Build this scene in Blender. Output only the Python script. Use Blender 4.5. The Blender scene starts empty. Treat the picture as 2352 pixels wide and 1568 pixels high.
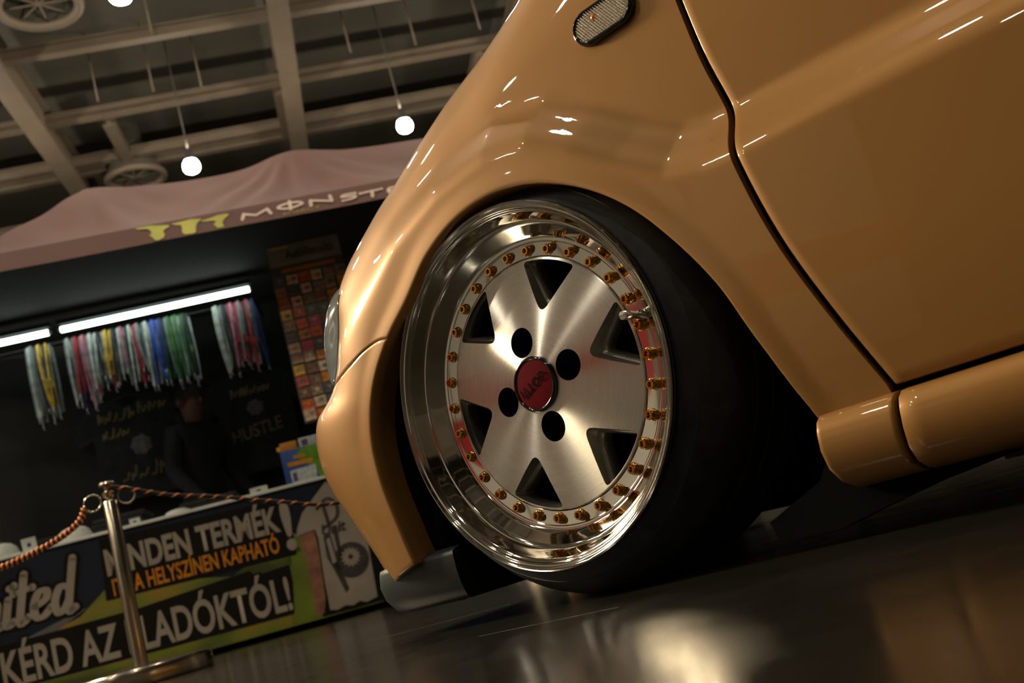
import bpy, bmesh, math, random
import numpy as np
from mathutils import Vector, Matrix, Euler

random.seed(7)
scene = bpy.context.scene
COL = scene.collection

# ------------------------------------------------------------------ camera
F_PX, IMG_W, IMG_H = 2398.0, 2352, 1568
ROLL, PITCH, YAW = math.radians(15.5), math.radians(11.26), math.radians(40.0)
CAM = Vector((0.755, -0.92, 0.068))
fwd = Vector((-math.sin(YAW) * math.cos(PITCH), math.cos(YAW) * math.cos(PITCH), math.sin(PITCH)))
r0 = Vector((math.cos(YAW), math.sin(YAW), 0.0))
u0 = r0.cross(fwd)
right = math.cos(ROLL) * r0 - math.sin(ROLL) * u0
up = math.sin(ROLL) * r0 + math.cos(ROLL) * u0
cam_data = bpy.data.cameras.new("camera")
cam = bpy.data.objects.new("camera", cam_data)
COL.objects.link(cam)
cam.matrix_world = Matrix(((right.x, up.x, -fwd.x, CAM.x), (right.y, up.y, -fwd.y, CAM.y),
                           (right.z, up.z, -fwd.z, CAM.z), (0, 0, 0, 1)))
cam_data.sensor_fit = 'HORIZONTAL'
cam_data.sensor_width = 36.0
cam_data.lens = 36.0 * F_PX / IMG_W
cam_data.clip_start, cam_data.clip_end = 0.02, 200
cam_data.dof.use_dof = True
cam_data.dof.focus_distance = 1.16
cam_data.dof.aperture_fstop = 8.5
scene.camera = cam

# ------------------------------------------------------------------ world, exposure
world = bpy.data.worlds.new("hall_ambient")
scene.world = world
world.use_nodes = True
world.node_tree.nodes["Background"].inputs[0].default_value = (0.9, 0.75, 0.55, 1)
world.node_tree.nodes["Background"].inputs[1].default_value = 0.02
scene.view_settings.view_transform = 'Standard'
scene.view_settings.look = 'None'
scene.view_settings.gamma = 1.0
scene.view_settings.use_curve_mapping = False
scene.view_settings.exposure = 0.62
LAMP_STRENGTH = 165.0          # hall lamps
TUBE_STRENGTH = 5.0            # stall tubes
SPOT_POWER = 88.0             # added floodlight

# ------------------------------------------------------------------ materials
def nodes_of(m):
    m.use_nodes = True
    return m.node_tree.nodes, m.node_tree.links

def mat(name, col, rough=0.5, metal=0.0, coat=0.0, var=0.08, scale=30.0, bump=0.0, spec=0.5, emit=None, estr=0.0,
        coat_rough=0.03, aniso=0.0):
    m = bpy.data.materials.get(name)
    if m:
        return m
    m = bpy.data.materials.new(name)
    N, L = nodes_of(m)
    b = N["Principled BSDF"]
    b.inputs["Roughness"].default_value = rough
    b.inputs["Metallic"].default_value = metal
    b.inputs["Coat Weight"].default_value = coat
    b.inputs["Coat Roughness"].default_value = coat_rough
    b.inputs["Specular IOR Level"].default_value = spec
    tc = N.new("ShaderNodeTexCoord")
    nz = N.new("ShaderNodeTexNoise")
    nz.inputs["Scale"].default_value = scale
    nz.inputs["Detail"].default_value = 3
    L.new(tc.outputs["Object"], nz.inputs["Vector"])
    ramp = N.new("ShaderNodeValToRGB")
    ramp.color_ramp.elements[0].position = 0.3
    ramp.color_ramp.elements[1].position = 0.7
    c = col
    ramp.color_ramp.elements[0].color = (*[max(0, x * (1 - var)) for x in c], 1)
    ramp.color_ramp.elements[1].color = (*[min(1, x * (1 + var)) for x in c], 1)
    L.new(nz.outputs["Fac"], ramp.inputs["Fac"])
    L.new(ramp.outputs["Color"], b.inputs["Base Color"])
    if bump:
        bp = N.new("ShaderNodeBump")
        bp.inputs["Strength"].default_value = bump
        bp.inputs["Distance"].default_value = 0.002
        L.new(nz.outputs["Fac"], bp.inputs["Height"])
        L.new(bp.outputs["Normal"], b.inputs["Normal"])
    if emit:
        b.inputs["Emission Color"].default_value = (*emit, 1)
        b.inputs["Emission Strength"].default_value = estr
    return m

PAINT = mat("gold_paint", (0.37, 0.180, 0.044), rough=0.45, metal=0.25, spec=0.3, coat=0.8, var=0.02, scale=900, coat_rough=0.02)
BLACK = mat("black_plastic", (0.011, 0.0115, 0.013), rough=0.55, var=0.2, scale=60, bump=0.1)
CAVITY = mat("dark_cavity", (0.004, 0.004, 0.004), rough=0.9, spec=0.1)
LIPMAT = mat("grey_black_plastic", (0.012, 0.017, 0.020), rough=0.5, var=0.15, scale=80)
CHROME = mat("polished_alloy", (0.80, 0.77, 0.70), rough=0.055, metal=1.0, var=0.03, scale=12)
GOLD = mat("gold_bolt", (0.72, 0.36, 0.06), rough=0.13, metal=1.0, var=0.1, scale=200)
STEEL = mat("stainless_steel", (0.55, 0.49, 0.40), rough=0.2, metal=1.0, var=0.08, scale=40)
RECESS = mat("satin_grey_recess", (0.34, 0.33, 0.29), rough=0.33, metal=0.85, var=0.1, scale=80)
CAPRED = mat("red_enamel", (0.13, 0.003, 0.008), rough=0.6, spec=0.03, coat=0.0, var=0.05)
CAPBLK = mat("gloss_black", (0.006, 0.006, 0.006), rough=0.08, coat=1.0)
LUGBLK = mat("lug_black", (0.008, 0.008, 0.009), rough=0.6, spec=0.2)
WHITEPL = mat("white_plastic", (0.62, 0.66, 0.62), rough=0.4, var=0.05)

def tyre_material():
    m = mat("tyre_rubber", (0.034, 0.038, 0.042), rough=0.62, var=0.25, scale=45, bump=0.15, spec=0.35)
    return m
TYRE = tyre_material()

def disc_material():
    m = bpy.data.materials.new("turned_alloy")
    N, L = nodes_of(m)
    b = N["Principled BSDF"]
    b.inputs["Metallic"].default_value = 1.0
    b.inputs["Roughness"].default_value = 0.30
    b.inputs["Anisotropic"].default_value = 1.0
    b.inputs["Anisotropic Rotation"].default_value = 0.25
    tg = N.new("ShaderNodeTangent")
    tg.direction_type = 'RADIAL'
    tg.axis = 'Z'
    L.new(tg.outputs["Tangent"], b.inputs["Tangent"])
    tc = N.new("ShaderNodeTexCoord")
    sep = N.new("ShaderNodeSeparateXYZ")
    L.new(tc.outputs["Object"], sep.inputs[0])
    cx = N.new("ShaderNodeCombineXYZ")
    L.new(sep.outputs["X"], cx.inputs[0]); L.new(sep.outputs["Y"], cx.inputs[1])
    ln = N.new("ShaderNodeVectorMath"); ln.operation = 'LENGTH'
    L.new(cx.outputs[0], ln.inputs[0])
    nz = N.new("ShaderNodeTexNoise")
    nz.noise_dimensions = '1D'
    nz.inputs["Scale"].default_value = 1500
    L.new(ln.outputs["Value"], nz.inputs["W"])
    mr = N.new("ShaderNodeMapRange")
    mr.inputs["To Min"].default_value = 0.25
    mr.inputs["To Max"].default_value = 0.285
    L.new(nz.outputs["Fac"], mr.inputs["Value"])
    L.new(mr.outputs[0], b.inputs["Roughness"])
    ramp = N.new("ShaderNodeValToRGB")
    ramp.color_ramp.elements[0].color = (0.86, 0.83, 0.76, 1)
    ramp.color_ramp.elements[1].color = (0.98, 0.95, 0.88, 1)
    L.new(nz.outputs["Fac"], ramp.inputs[0])
    L.new(ramp.outputs[0], b.inputs["Base Color"])
    return m
DISC = disc_material()

def floor_material():
    m = bpy.data.materials.new("polished_concrete")
    N, L = nodes_of(m)
    b = N["Principled BSDF"]
    tc = N.new("ShaderNodeTexCoord")
    n1 = N.new("ShaderNodeTexNoise"); n1.inputs["Scale"].default_value = 1.6; n1.inputs["Detail"].default_value = 8
    n2 = N.new("ShaderNodeTexNoise"); n2.inputs["Scale"].default_value = 14; n2.inputs["Detail"].default_value = 6
    L.new(tc.outputs["Object"], n1.inputs["Vector"]); L.new(tc.outputs["Object"], n2.inputs["Vector"])
    r = N.new("ShaderNodeValToRGB")
    r.color_ramp.elements[0].color = (0.009, 0.0085, 0.0065, 1)
    r.color_ramp.elements[1].color = (0.024, 0.021, 0.016, 1)
    L.new(n1.outputs["Fac"], r.inputs[0]); L.new(r.outputs[0], b.inputs["Base Color"])
    mr = N.new("ShaderNodeMapRange")
    mr.inputs["To Min"].default_value = 0.10; mr.inputs["To Max"].default_value = 0.26
    L.new(n2.outputs["Fac"], mr.inputs["Value"]); L.new(mr.outputs[0], b.inputs["Roughness"])
    bp = N.new("ShaderNodeBump"); bp.inputs["Strength"].default_value = 0.03; bp.inputs["Distance"].default_value = 0.002
    L.new(n2.outputs["Fac"], bp.inputs["Height"]); L.new(bp.outputs["Normal"], b.inputs["Normal"])
    return m

def emission(name, col, strength):
    m = bpy.data.materials.new(name)
    N, L = nodes_of(m)
    N.remove(N["Principled BSDF"])
    e = N.new("ShaderNodeEmission")
    e.inputs[0].default_value = (*col, 1); e.inputs[1].default_value = strength
    L.new(e.outputs[0], N["Material Output"].inputs[0])
    return m

# ------------------------------------------------------------------ object helpers
def link(name, me, material, parent=None, smooth=True, auto=None):
    o = bpy.data.objects.new(name, me)
    COL.objects.link(o)
    if material is not None and not me.materials:
        me.materials.append(material)
    if parent is not None:
        o.parent = parent
    if smooth:
        me.polygons.foreach_set("use_smooth", [True] * len(me.polygons))
        if auto is not None:
            try:
                me.set_sharp_from_angle(angle=math.radians(auto))
            except Exception:
                pass
    return o

def mesh(name, verts, faces):
    me = bpy.data.meshes.new(name)
    me.from_pydata([tuple(map(float, v)) for v in verts], [], faces)
    me.update()
    return me

def empty(name, loc=(0, 0, 0), rot=(0, 0, 0)):
    o = bpy.data.objects.new(name, None)
    COL.objects.link(o)
    o.location = loc; o.rotation_euler = rot
    o.empty_display_size = 0.05
    return o

def tag(o, label, cat=None, group=None, kind=None):
    o["label"] = label
    if cat: o["category"] = cat
    if group: o["group"] = group
    if kind: o["kind"] = kind
    return o

def struct(o, label=None):
    o["kind"] = "structure"
    if label: o["label"] = label
    return o

def lathe(profile, n=96, close=False):
    """profile: list of (r, z) about local Z"""
    V, Fc = [], []
    for r, z in profile:
        for k in range(n):
            a = 2 * math.pi * k / n
            V.append((r * math.cos(a), r * math.sin(a), z))
    m = len(profile)
    rng = m if close else m - 1
    for i in range(rng):
        j = (i + 1) % m
        for k in range(n):
            k2 = (k + 1) % n
            Fc.append((i * n + k, i * n + k2, j * n + k2, j * n + k))
    return V, Fc

def lathe_mesh(name, profile, n=96, close=False, flip=False):
    V, Fc = lathe(profile, n, close)
    if flip:
        Fc = [tuple(reversed(f)) for f in Fc]
    return mesh(name, V, Fc)

def box_vf(x0, x1, y0, y1, z0, z1, off=0):
    V = [(x0, y0, z0), (x1, y0, z0), (x1, y1, z0), (x0, y1, z0), (x0, y0, z1), (x1, y0, z1), (x1, y1, z1), (x0, y1, z1)]
    Fc = [(0, 3, 2, 1), (4, 5, 6, 7), (0, 1, 5, 4), (1, 2, 6, 5), (2, 3, 7, 6), (3, 0, 4, 7)]
    return V, [tuple(i + off for i in f) for f in Fc]

def box(name, x0, x1, y0, y1, z0, z1, material, parent=None, bevel=0.0):
    V, Fc = box_vf(x0, x1, y0, y1, z0, z1)
    me = mesh(name, V, Fc)
    if bevel:
        bm = bmesh.new(); bm.from_mesh(me)
        bmesh.ops.bevel(bm, geom=list(bm.edges), offset=bevel, segments=2, affect='EDGES', profile=0.6)
        bm.to_mesh(me); bm.free()
    return link(name, me, material, parent, smooth=bool(bevel), auto=40)

def tube(pts, rad, n=10, caps=True):
    """pts list of Vector, rad float or list"""
    pts = [Vector(p) for p in pts]
    V, Fc = [], []
    prev = None
    for i, p in enumerate(pts):
        t = (pts[min(i + 1, len(pts) - 1)] - pts[max(i - 1, 0)]).normalized()
        if prev is None:
            a = t.orthogonal().normalized()
        else:
            a = (prev - t * prev.dot(t)).normalized()
        prev = a
        b = t.cross(a)
        r = rad[i] if isinstance(rad, (list, tuple)) else rad
        for k in range(n):
            ang = 2 * math.pi * k / n
            V.append(p + r * (math.cos(ang) * a + math.sin(ang) * b))
    for i in range(len(pts) - 1):
        for k in range(n):
            k2 = (k + 1) % n
            Fc.append((i * n + k, i * n + k2, (i + 1) * n + k2, (i + 1) * n + k))
    if caps:
        Fc.append(tuple(reversed(range(n)))); Fc.append(tuple(range((len(pts) - 1) * n, len(pts) * n)))
    return V, Fc

def tube_obj(name, pts, rad, material, parent=None, n=10):
    V, Fc = tube(pts, rad, n)
    return link(name, mesh(name, V, Fc), material, parent, auto=50)

def merge(*vfs):
    V, Fc = [], []
    for v, f in vfs:
        o = len(V)
        V += list(v); Fc += [tuple(i + o for i in q) for q in f]
    return V, Fc

def prism(poly, y0, y1):
    """poly [(x,z)] counter-clockwise seen from -y; extruded from y0 (front) to y1"""
    n = len(poly)
    V = [(x, y0, z) for x, z in poly] + [(x, y1, z) for x, z in poly]
    Fc = [tuple(range(n)), tuple(reversed(range(n, 2 * n)))]
    Fc += [(i, i + n, (i + 1) % n + n, (i + 1) % n) for i in range(n)]
    return V, Fc

def flat_print(name, poly, y, material, parent, thick=0.0008):
    V, Fc = prism(poly, y, y + thick)
    me = mesh(name, V, Fc)
    bm = bmesh.new(); bm.from_mesh(me)
    bmesh.ops.recalc_face_normals(bm, faces=bm.faces)
    bm.to_mesh(me); bm.free()
    return link(name, me, material, parent, smooth=False)

def text_mesh(body, size=1.0, bold=0.0, shear=0.0, res=4, extrude=0.0, spacing=1.0):
    cu = bpy.data.curves.new("lettering_curve", 'FONT')
    cu.body = body; cu.size = size; cu.offset = bold; cu.shear = shear
    cu.resolution_u = res; cu.extrude = extrude; cu.space_character = spacing
    o = bpy.data.objects.new("lettering_tmp", cu)
    COL.objects.link(o)
    dg = bpy.context.evaluated_depsgraph_get()
    me = bpy.data.meshes.new_from_object(o.evaluated_get(dg))
    bpy.data.objects.remove(o); bpy.data.curves.remove(cu)
    me.materials.clear()
    return me

def place_text(name, body, parent, material, x0, x1, z0, z1, y, bold=0.0, shear=0.0, halo=None, halo_off=0.02, slope=0.0):
    """fit lettering into a rectangle on a plane facing -y (local x right, z up)"""
    ref = text_mesh(body, 1.0, 0.0, shear)
    co = np.array([v.co[:] for v in ref.vertices])
    mn, mx = co.min(0), co.max(0)
    sx = (x1 - x0) / (mx[0] - mn[0]); sz = (z1 - z0) / (mx[1] - mn[1])
    bpy.data.meshes.remove(ref)
    out = []
    for nm, off, dy, m in ((name, bold, 0.0, material),) + (((name + "_outline", halo_off, 0.0012, halo),) if halo else ()):  # halo is the black outline printed behind the letters
        me = text_mesh(body, 1.0, off, shear, extrude=0.0)
        for v in me.vertices:
            x = x0 + (v.co.x - mn[0]) * sx; z = z0 + (v.co.y - mn[1]) * sz
            z += slope * (x - x0)
            v.co = (x, y + dy, z)
        me.update()
        out.append(link(nm, me, m, parent, smooth=False))
    return out

# ------------------------------------------------------------------ hall frame
HA = math.radians(50.9)          # hall axes turned against the car
HROT = (0, 0, HA)
Hr = Vector((math.cos(HA), math.sin(HA), 0)); Hd = Vector((-math.sin(HA), math.cos(HA), 0))
HO = Vector((CAM.x, CAM.y, 0))
def H(a, b, z=0.0):
    return HO + Hr * a + Hd * b + Vector((0, 0, z))
def hall_empty(name, a, b, z=0.0):
    return empty(name, H(a, b, z), HROT)
def hall_obj(o, a=0.0, b=0.0, z=0.0):
    o.location = H(a, b, z); o.rotation_euler = HROT
    return o

# ================================================================== SETTING
A0, A1, B0, B1, ZC = -15.0, 16.0, -13.0, 27.0, 8.0
V, Fc = box_vf(A0, A1, B0, B1, -0.2, 0.0)
floor = hall_obj(link("floor", mesh("floor", V, Fc), floor_material(), smooth=False))
struct(floor, "dark polished concrete floor of the hall")
JOINT = mat("joint_mortar", (0.10, 0.085, 0.06), rough=0.6, var=0.4, scale=60)
def joint(p, q, w):
    p, q = Vector((*p, 0)), Vector((*q, 0))
    d = (q - p).normalized(); s = Vector((-d.y, d.x, 0)) * w
    n = 40; Vj = []; rnd = random.Random(3)
    for i in range(n + 1):
        c = p.lerp(q, i / n); w1 = s * (0.55 + 0.6 * rnd.random()); w2 = s * (0.55 + 0.6 * rnd.random())
        Vj += [c - w1 + Vector((0, 0, 0.0004)), c + w2 + Vector((0, 0, 0.0004))]
    Fj = [(2 * i, 2 * i + 2, 2 * i + 3, 2 * i + 1) for i in range(n)]
    o = link("floor_joint", mesh("floor_joint", Vj, Fj), JOINT, None, smooth=False)
    o.parent = floor
    o.matrix_parent_inverse = floor.matrix_basis.inverted()
joint((-0.041, -0.148), (0.151, -0.156), 0.0016)
joint((-0.62, 0.17), (-0.40, 0.283), 0.002)
DECK = mat("roof_deck", (0.085, 0.078, 0.06), rough=0.8, var=0.1, scale=0.6)
STEELB = mat("painted_roof_steel", (0.165, 0.127, 0.09), rough=0.6, var=0.1, scale=3)
WALL = mat("hall_wall_paint", (0.24, 0.20, 0.15), rough=0.8, var=0.15, scale=0.8)
V, Fc = box_vf(A0, A1, B0, B1, ZC, ZC + 0.2)
ceiling = hall_obj(link("ceiling", mesh("ceiling", V, Fc), DECK, smooth=False))
struct(ceiling, "dark roof deck of the exhibition hall")
for nm, bb in (("wall_back", (A0, A1, B1, B1 + 0.2)), ("wall_front", (A0, A1, B0 - 0.2, B0)),
               ("wall_left", (A0 - 0.2, A0, B0, B1)), ("wall_right", (A1, A1 + 0.2, B0, B1))):
    V, Fc = box_vf(*bb, 0, ZC)
    struct(hall_obj(link(nm, mesh(nm, V, Fc), WALL, smooth=False)), "plain brown hall wall")
# roof steel: main beams run away from the camera, purlins run across
def i_beam(name, L, w, h, tw, axis):
    hw = w / 2
    prof = [(-hw, 0), (hw, 0), (hw, .03), (tw, .03), (tw, h - .03), (hw, h - .03), (hw, h), (-hw, h), (-hw, h - .03), (-tw, h - .03), (-tw, .03), (-hw, .03)]
    n = len(prof)
    if axis == 'b':
        V = [(x, 0, z) for x, z in prof] + [(x, L, z) for x, z in prof]
    else:
        V = [(0, x, z) for x, z in prof] + [(L, x, z) for x, z in prof]
    Fc = [tuple(range(n)), tuple(reversed(range(n, 2 * n)))] + [(i, (i + 1) % n, (i + 1) % n + n, i + n) for i in range(n)]
    return mesh(name, V, Fc)
bm_main = i_beam("roof_beam", 39.5, 0.26, 0.55, 0.05, 'b')
for k in range(-4, 5):
    a = 0.547 + 3.37 * k
    if A0 + .3 < a < A1 - .3:
        o = link("roof_beam", bm_main, STEELB, ceiling, smooth=False); o.location = (a, B0 + .25, 7.0)
bm_pur = i_beam("purlin", 30.5, 0.13, 0.16, 0.03, 'a')
for b in [-9.0 + 1.765 * k for k in range(0, 20)] + [15.35]:
    o = link("purlin", bm_pur, STEELB, ceiling, smooth=False); o.location = (A0 + .25, b + (12.157 - (-9.0 + 1.765 * 12)), 7.3)
bm_cross = i_beam("roof_brace", 1.5, 0.16, 0.16, 0.03, 'b')
for a, b in ((-2.0, 14.1), (0.40, 14.1), (3.4, 14.0), (-5.4, 14.1)):
    o = link("roof_brace", bm_cross, STEELB, ceiling, smooth=False); o.location = (a, b, 7.25)
# thin hanger rods
for a, b in ((-1.9, 12.9), (-1.2, 12.9), (-0.6, 13.0), (1.4, 12.8), (2.3, 12.9), (3.2, 12.8), (-0.95, 11.5)):
    V, Fc = tube([(a, b, 7.0), (a, b, 8.0)], 0.012, 6)
    link("hanger_rod", mesh("hanger_rod", V, Fc), STEELB, ceiling)

# ------------------------------------------------------------------ hall lamps
LAMP_EMIT = emission("lamp_glow", (1.0, 0.88, 0.69), LAMP_STRENGTH)
LAMP_BODY = mat("lamp_housing", (0.10, 0.09, 0.08), rough=0.5)
bell = lathe_mesh("lamp_shade", [(0.03, 0.26), (0.055, 0.25), (0.065, 0.14), (0.085, 0.10), (0.09, 0.085), (0.07, 0.08)], 24)
lens = lathe_mesh("lamp_lens", [(0.075, 0.085), (0.098, 0.05), (0.108, 0.01), (0.105, -0.03), (0.088, -0.062), (0.05, -0.085), (0.0005, -0.092)], 24)
rod = mesh("lamp_rod", *tube([(0, 0, 0.25), (0, 0, 1.98)], 0.010, 8))
def hall_lamp(a, b, label):
    t = hall_empty("hall_lamp", a, b, 6.0)
    link("lamp_shade", bell, LAMP_BODY, t); link("lamp_lens", lens, LAMP_EMIT, t); link("lamp_rod", rod, LAMP_BODY, t)
    tag(t, label, "lamp", "round lamps of the hall ceiling")
hall_lamp(-.958, 13.18, "glowing round ceiling lamp above the left half of the canopy")
hall_lamp(1.908, 13.2, "glowing round ceiling lamp right beside the golden fender edge")
for (a, b, i_) in [(-.958 + 2.866 * i, 13.19 - 4.08 * j, i) for j in range(1, 6) for i in range(-3, 4)]:
    if (a > 3 and b < 8) or b < -4 or (b < -1 and i_ not in (-2, 0)): continue
    hall_lamp(a, b, "round ceiling lamp of the hall outside the picture")
for a in (-3.824, -6.69, 4.774):
    hall_lamp(a, 13.19, "round ceiling lamp of the hall outside the picture")
# round ventilation outlets
def ceiling_ring(a, b, z, label):
    t = hall_empty("ceiling_vent", a, b, z)
    pr = [(0.42 + 0.055 * math.cos(q), 0.055 * math.sin(q)) for q in [2 * math.pi * k / 12 for k in range(12)]]
    link("vent_ring", lathe_mesh("vent_ring", pr, 40, close=True), STEELB, t)
    link("vent_duct", lathe_mesh("vent_duct", [(0.40, 0.0), (0.38, 0.35), (0.2, 0.55), (0.2, 0.85)], 32), DECK, t)
    for k in range(4):
        q = math.pi / 4 * k
        link("vent_vane", mesh("vent_vane", *tube([(0.4 * math.cos(q), 0.4 * math.sin(q), 0.02), (-0.4 * math.cos(q), -0.4 * math.sin(q), 0.02)], 0.012, 6)), STEELB, t)
    tag(t, label, "vent", "round ceiling vents")
ceiling_ring(-2.006, 10.85, 7.15, "large round ceiling vent cut by the top edge of the photo")
ceiling_ring(-1.996, 15.75, 7.15, "smaller round ceiling vent just above the canopy roof")

# ================================================================== THE CAR
# car frame: +x to the rear, +y inwards, z up; wheel at the origin
AX, AZ = 0.0, 0.25
SH = np.array([(-.40, .36), (-.28, .43), (-.16, .50), (-.06, .535), (.033, .545), (.104, .53), (.163, .492), (.214, .452),
               (.264, .418), (.30, .407), (.33, .405), (.44, .405), (.547, .403), (1.5, .395)])
def smoothstep(t):
    t = np.clip(t, 0, 1); return t * t * (3 - 2 * t)
def sdist(x, z):
    P = np.stack([x, z], -1)[..., None, :]; a = SH[:-1]; b = SH[1:]; ab = b - a
    t = np.clip(((P - a) * ab).sum(-1) / (ab ** 2).sum(-1), 0, 1); q = a + t[..., None] * ab; d = P - q
    m = (d ** 2).sum(-1); k = m.argmin(-1)
    dd = np.sqrt(np.take_along_axis(m, k[..., None], -1)[..., 0])
    cr = ab[k][..., 0] * np.take_along_axis(d[..., 1], k[..., None], -1)[..., 0] - ab[k][..., 1] * np.take_along_axis(d[..., 0], k[..., None], -1)[..., 0]
    return dd * np.sign(cr)
def skin(x, z):
    """lateral position of the painted side at the side-view point x, z"""
    x = np.asarray(x, float); z = np.asarray(z, float)
    d = sdist(x, z); dl = .038 * (.25 + .75 * smoothstep((x + .30) / .30))
    return -.025 + dl * smoothstep((d + .035) / .07) + .12 * np.maximum(0, z - .47) ** 2 + .35 * np.maximum(0, .25 - z) ** 2

ARCH = [(-22.5, .3558), (-18.6, .3355), (-10.2, .3044), (3.5, .2763), (17.2, .2559), (31.6, .2435), (46.1, .2346), (61.2, .2286),
        (77.6, .2248), (94.8, .2197), (113.6, .2145), (134.4, .2124), (149.6, .2313), (164.8, .2544), (177.0, .2677),
        (189.1, .2746), (202.5, .2847), (211.6, .30)]
RHO = [(61.5, .655), (70, .602), (80, .5389), (85, .513), (90, .4947), (95, .483), (100, .4744), (105, .4647), (110, .4573),
       (115, .4528), (120, .453), (125, .4603), (130, .4686), (135, .4813), (140, .4968), (145, .5012), (150, .485),
       (155, .4714), (160, .4605), (165, .4747), (170, .5267), (175, .538), (180, .5291), (185, .5096), (190, .4868),
       (195, .4709), (200, .4611), (205, .4598), (210, .465)]
GAPC = [(.119, .404), (.208, .372), (.275, .351), (.358, .335), (.387, .3315), (.436, .327), (.495, .317), (.563, .311), (.9, .309)]

def pchip(pts):
    """smooth monotone interpolation"""
    X = np.array([p[0] for p in pts], float); Y = np.array([p[1] for p in pts], float)
    h = np.diff(X); d = np.diff(Y) / h
    m = np.zeros_like(X); m[0], m[-1] = d[0], d[-1]
    for i in range(1, len(X) - 1):
        m[i] = (d[i - 1] * h[i] + d[i] * h[i - 1]) / (h[i - 1] + h[i])
    def f(x):
        x = np.clip(np.asarray(x, float), X[0], X[-1])
        k = np.clip(np.searchsorted(X, x) - 1, 0, len(X) - 2)
        t = (x - X[k]) / h[k]
        return ((2 * t**3 - 3 * t**2 + 1) * Y[k] + (t**3 - 2 * t**2 + t) * h[k] * m[k]
                + (-2 * t**3 + 3 * t**2) * Y[k + 1] + (t**3 - t**2) * h[k] * m[k + 1])
    return f
arch_r, rho_o, gap_x = pchip(ARCH), pchip(RHO), pchip(GAPC)
def rho_gap(deg):
    """distance from the wheel centre to the fender's rear edge along a ray"""
    c, s = math.cos(math.radians(deg)), math.sin(math.radians(deg))
    r = .4
    for _ in range(30):
        r = float(gap_x(AZ + r * s)) / c
    r = r - .0045
    if deg < 0:
        r = min(r, (.1135 - AZ) / s)
    return r
def rho(deg):
    return float(rho_o(deg)) if deg >= 61.5 else rho_gap(deg)
def roll_ab(t):
    a = np.interp(t, [50, 80, 100, 140, 165, 180, 226], [.6, .6, .7, .85, .9, .9, .9])
    b = np.interp(t, [61.5, 80, 140, 165, 226], [.0, .2, .25, .22, .22])
    return a, b
def body_row(t, svals):
    """points of the body skin along the ray t (degrees) at fractions svals of the way from arch to outline"""
    ra = float(arch_r(t)); R = rho(t); L = R - ra
    s = np.asarray(svals) * L
    af, b = roll_ab(t); a = af * L
    q = np.clip((s - (L - a)) / a, 0, 1)
    r = ra + s
    x = AX + r * math.cos(math.radians(t)); z = AZ + r * math.sin(math.radians(t))
    y = skin(x, z) + b * (1 - np.sqrt(np.maximum(0, 1 - q ** 2)))
    y = y - .002 * (1 - smoothstep(s / .03))
    return np.stack([x, y, z], -1)

def grid_mesh(name, G, flip=False):
    """G: array [m][n][3]"""
    G = np.asarray(G); m, n = G.shape[:2]
    V = G.reshape(-1, 3)
    Fc = []
    for i in range(m - 1):
        for j in range(n - 1):
            f = (i * n + j, i * n + j + 1, (i + 1) * n + j + 1, (i + 1) * n + j)
            Fc.append(f[::-1] if flip else f)
    return mesh(name, V, Fc)

def add_returns(G, lo=None, hi=None, left=None, right=None):
    """turn panel edges inwards so that gaps have depth; G rows = first axis"""
    def ret(edge, nxt, depth):
        d = edge - nxt
        d = d / (np.linalg.norm(d, axis=-1, keepdims=True) + 1e-9)
        p1 = edge + d * .0012 + np.array([0, .0008, 0])
        p2 = edge + d * .0018 + np.array([0, .004, 0])
        p3 = edge + d * .0018 + np.array([0, depth, 0])
        return p1, p2, p3
    G = np.asarray(G)
    if lo:
        a, b, c = ret(G[0], G[1], lo); G = np.concatenate([c[None], b[None], a[None], G])
    if hi:
        a, b, c = ret(G[-1], G[-2], hi); G = np.concatenate([G, a[None], b[None], c[None]])
    if left:
        a, b, c = ret(G[:, 0], G[:, 1], left); G = np.concatenate([c[:, None], b[:, None], a[:, None], G], 1)
    if right:
        a, b, c = ret(G[:, -1], G[:, -2], right); G = np.concatenate([G, a[:, None], b[:, None], c[:, None]], 1)
    return G

car = empty("car", (0, 0, 0))
tag(car, "golden lowered car with polished split-rim wheel in the foreground", "car")

# fine rows near the arch and in the roll
S = np.unique(np.concatenate([np.linspace(0, .12, 9), np.linspace(.12, .8, 30), 1 - (1 - np.linspace(0, 1, 16)) ** 2 * .2]))
seam = pchip([(0, 147.6), (.05, 148.9), (.14, 152.8), (.22, 156.2), (.36, 160.0), (.5, 162.6), (.7, 164), (1, 165)])
def panel(t_from, t_to, ncol, spaced=None):
    """t_from, t_to: functions of s (degrees)"""
    cols = np.linspace(0, 1, ncol)
    G = np.zeros((len(cols), len(S), 3))
    for i, c in enumerate(cols):
        for j, s in enumerate(S):
            t = t_from(s) + (t_to(s) - t_from(s)) * c
            G[i, j] = body_row(t, [s])[0]
    return G
GAP = .35
Gf = panel(lambda s: float(seam(s)) - GAP, lambda s: -22.4, 190)
Gf_main = Gf
# arch return along s = 0 and gap return along s = 1 (door side only keeps depth, hood side runs inwards)
def extend_inward(G, ysteps):
    last = G[:, -1]
    rows = [last + np.array([0, d, 0]) for d in ysteps]
    return np.concatenate([G, np.stack(rows, 1)], 1)
Gf = extend_inward(Gf, [.002, .012])
Gf = add_returns(Gf, lo=.012, left=.034)
fender = link("fender", grid_mesh("fender", Gf), PAINT, car)
tag(fender, "golden front fender with rounded wheel arch")
Gb = panel(lambda s: float(seam(s)) + GAP, lambda s: 206.5 + 5.0 * (1 - s) ** 2, 70)
Gb = extend_inward(Gb, [.05, .15, .4, .9, 1.15])
Gb = add_returns(Gb, lo=.012, hi=.03, left=.042)
bumper = link("bumper", grid_mesh("bumper", Gb), PAINT, car)
tag(bumper, "golden front bumper corner")
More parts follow.
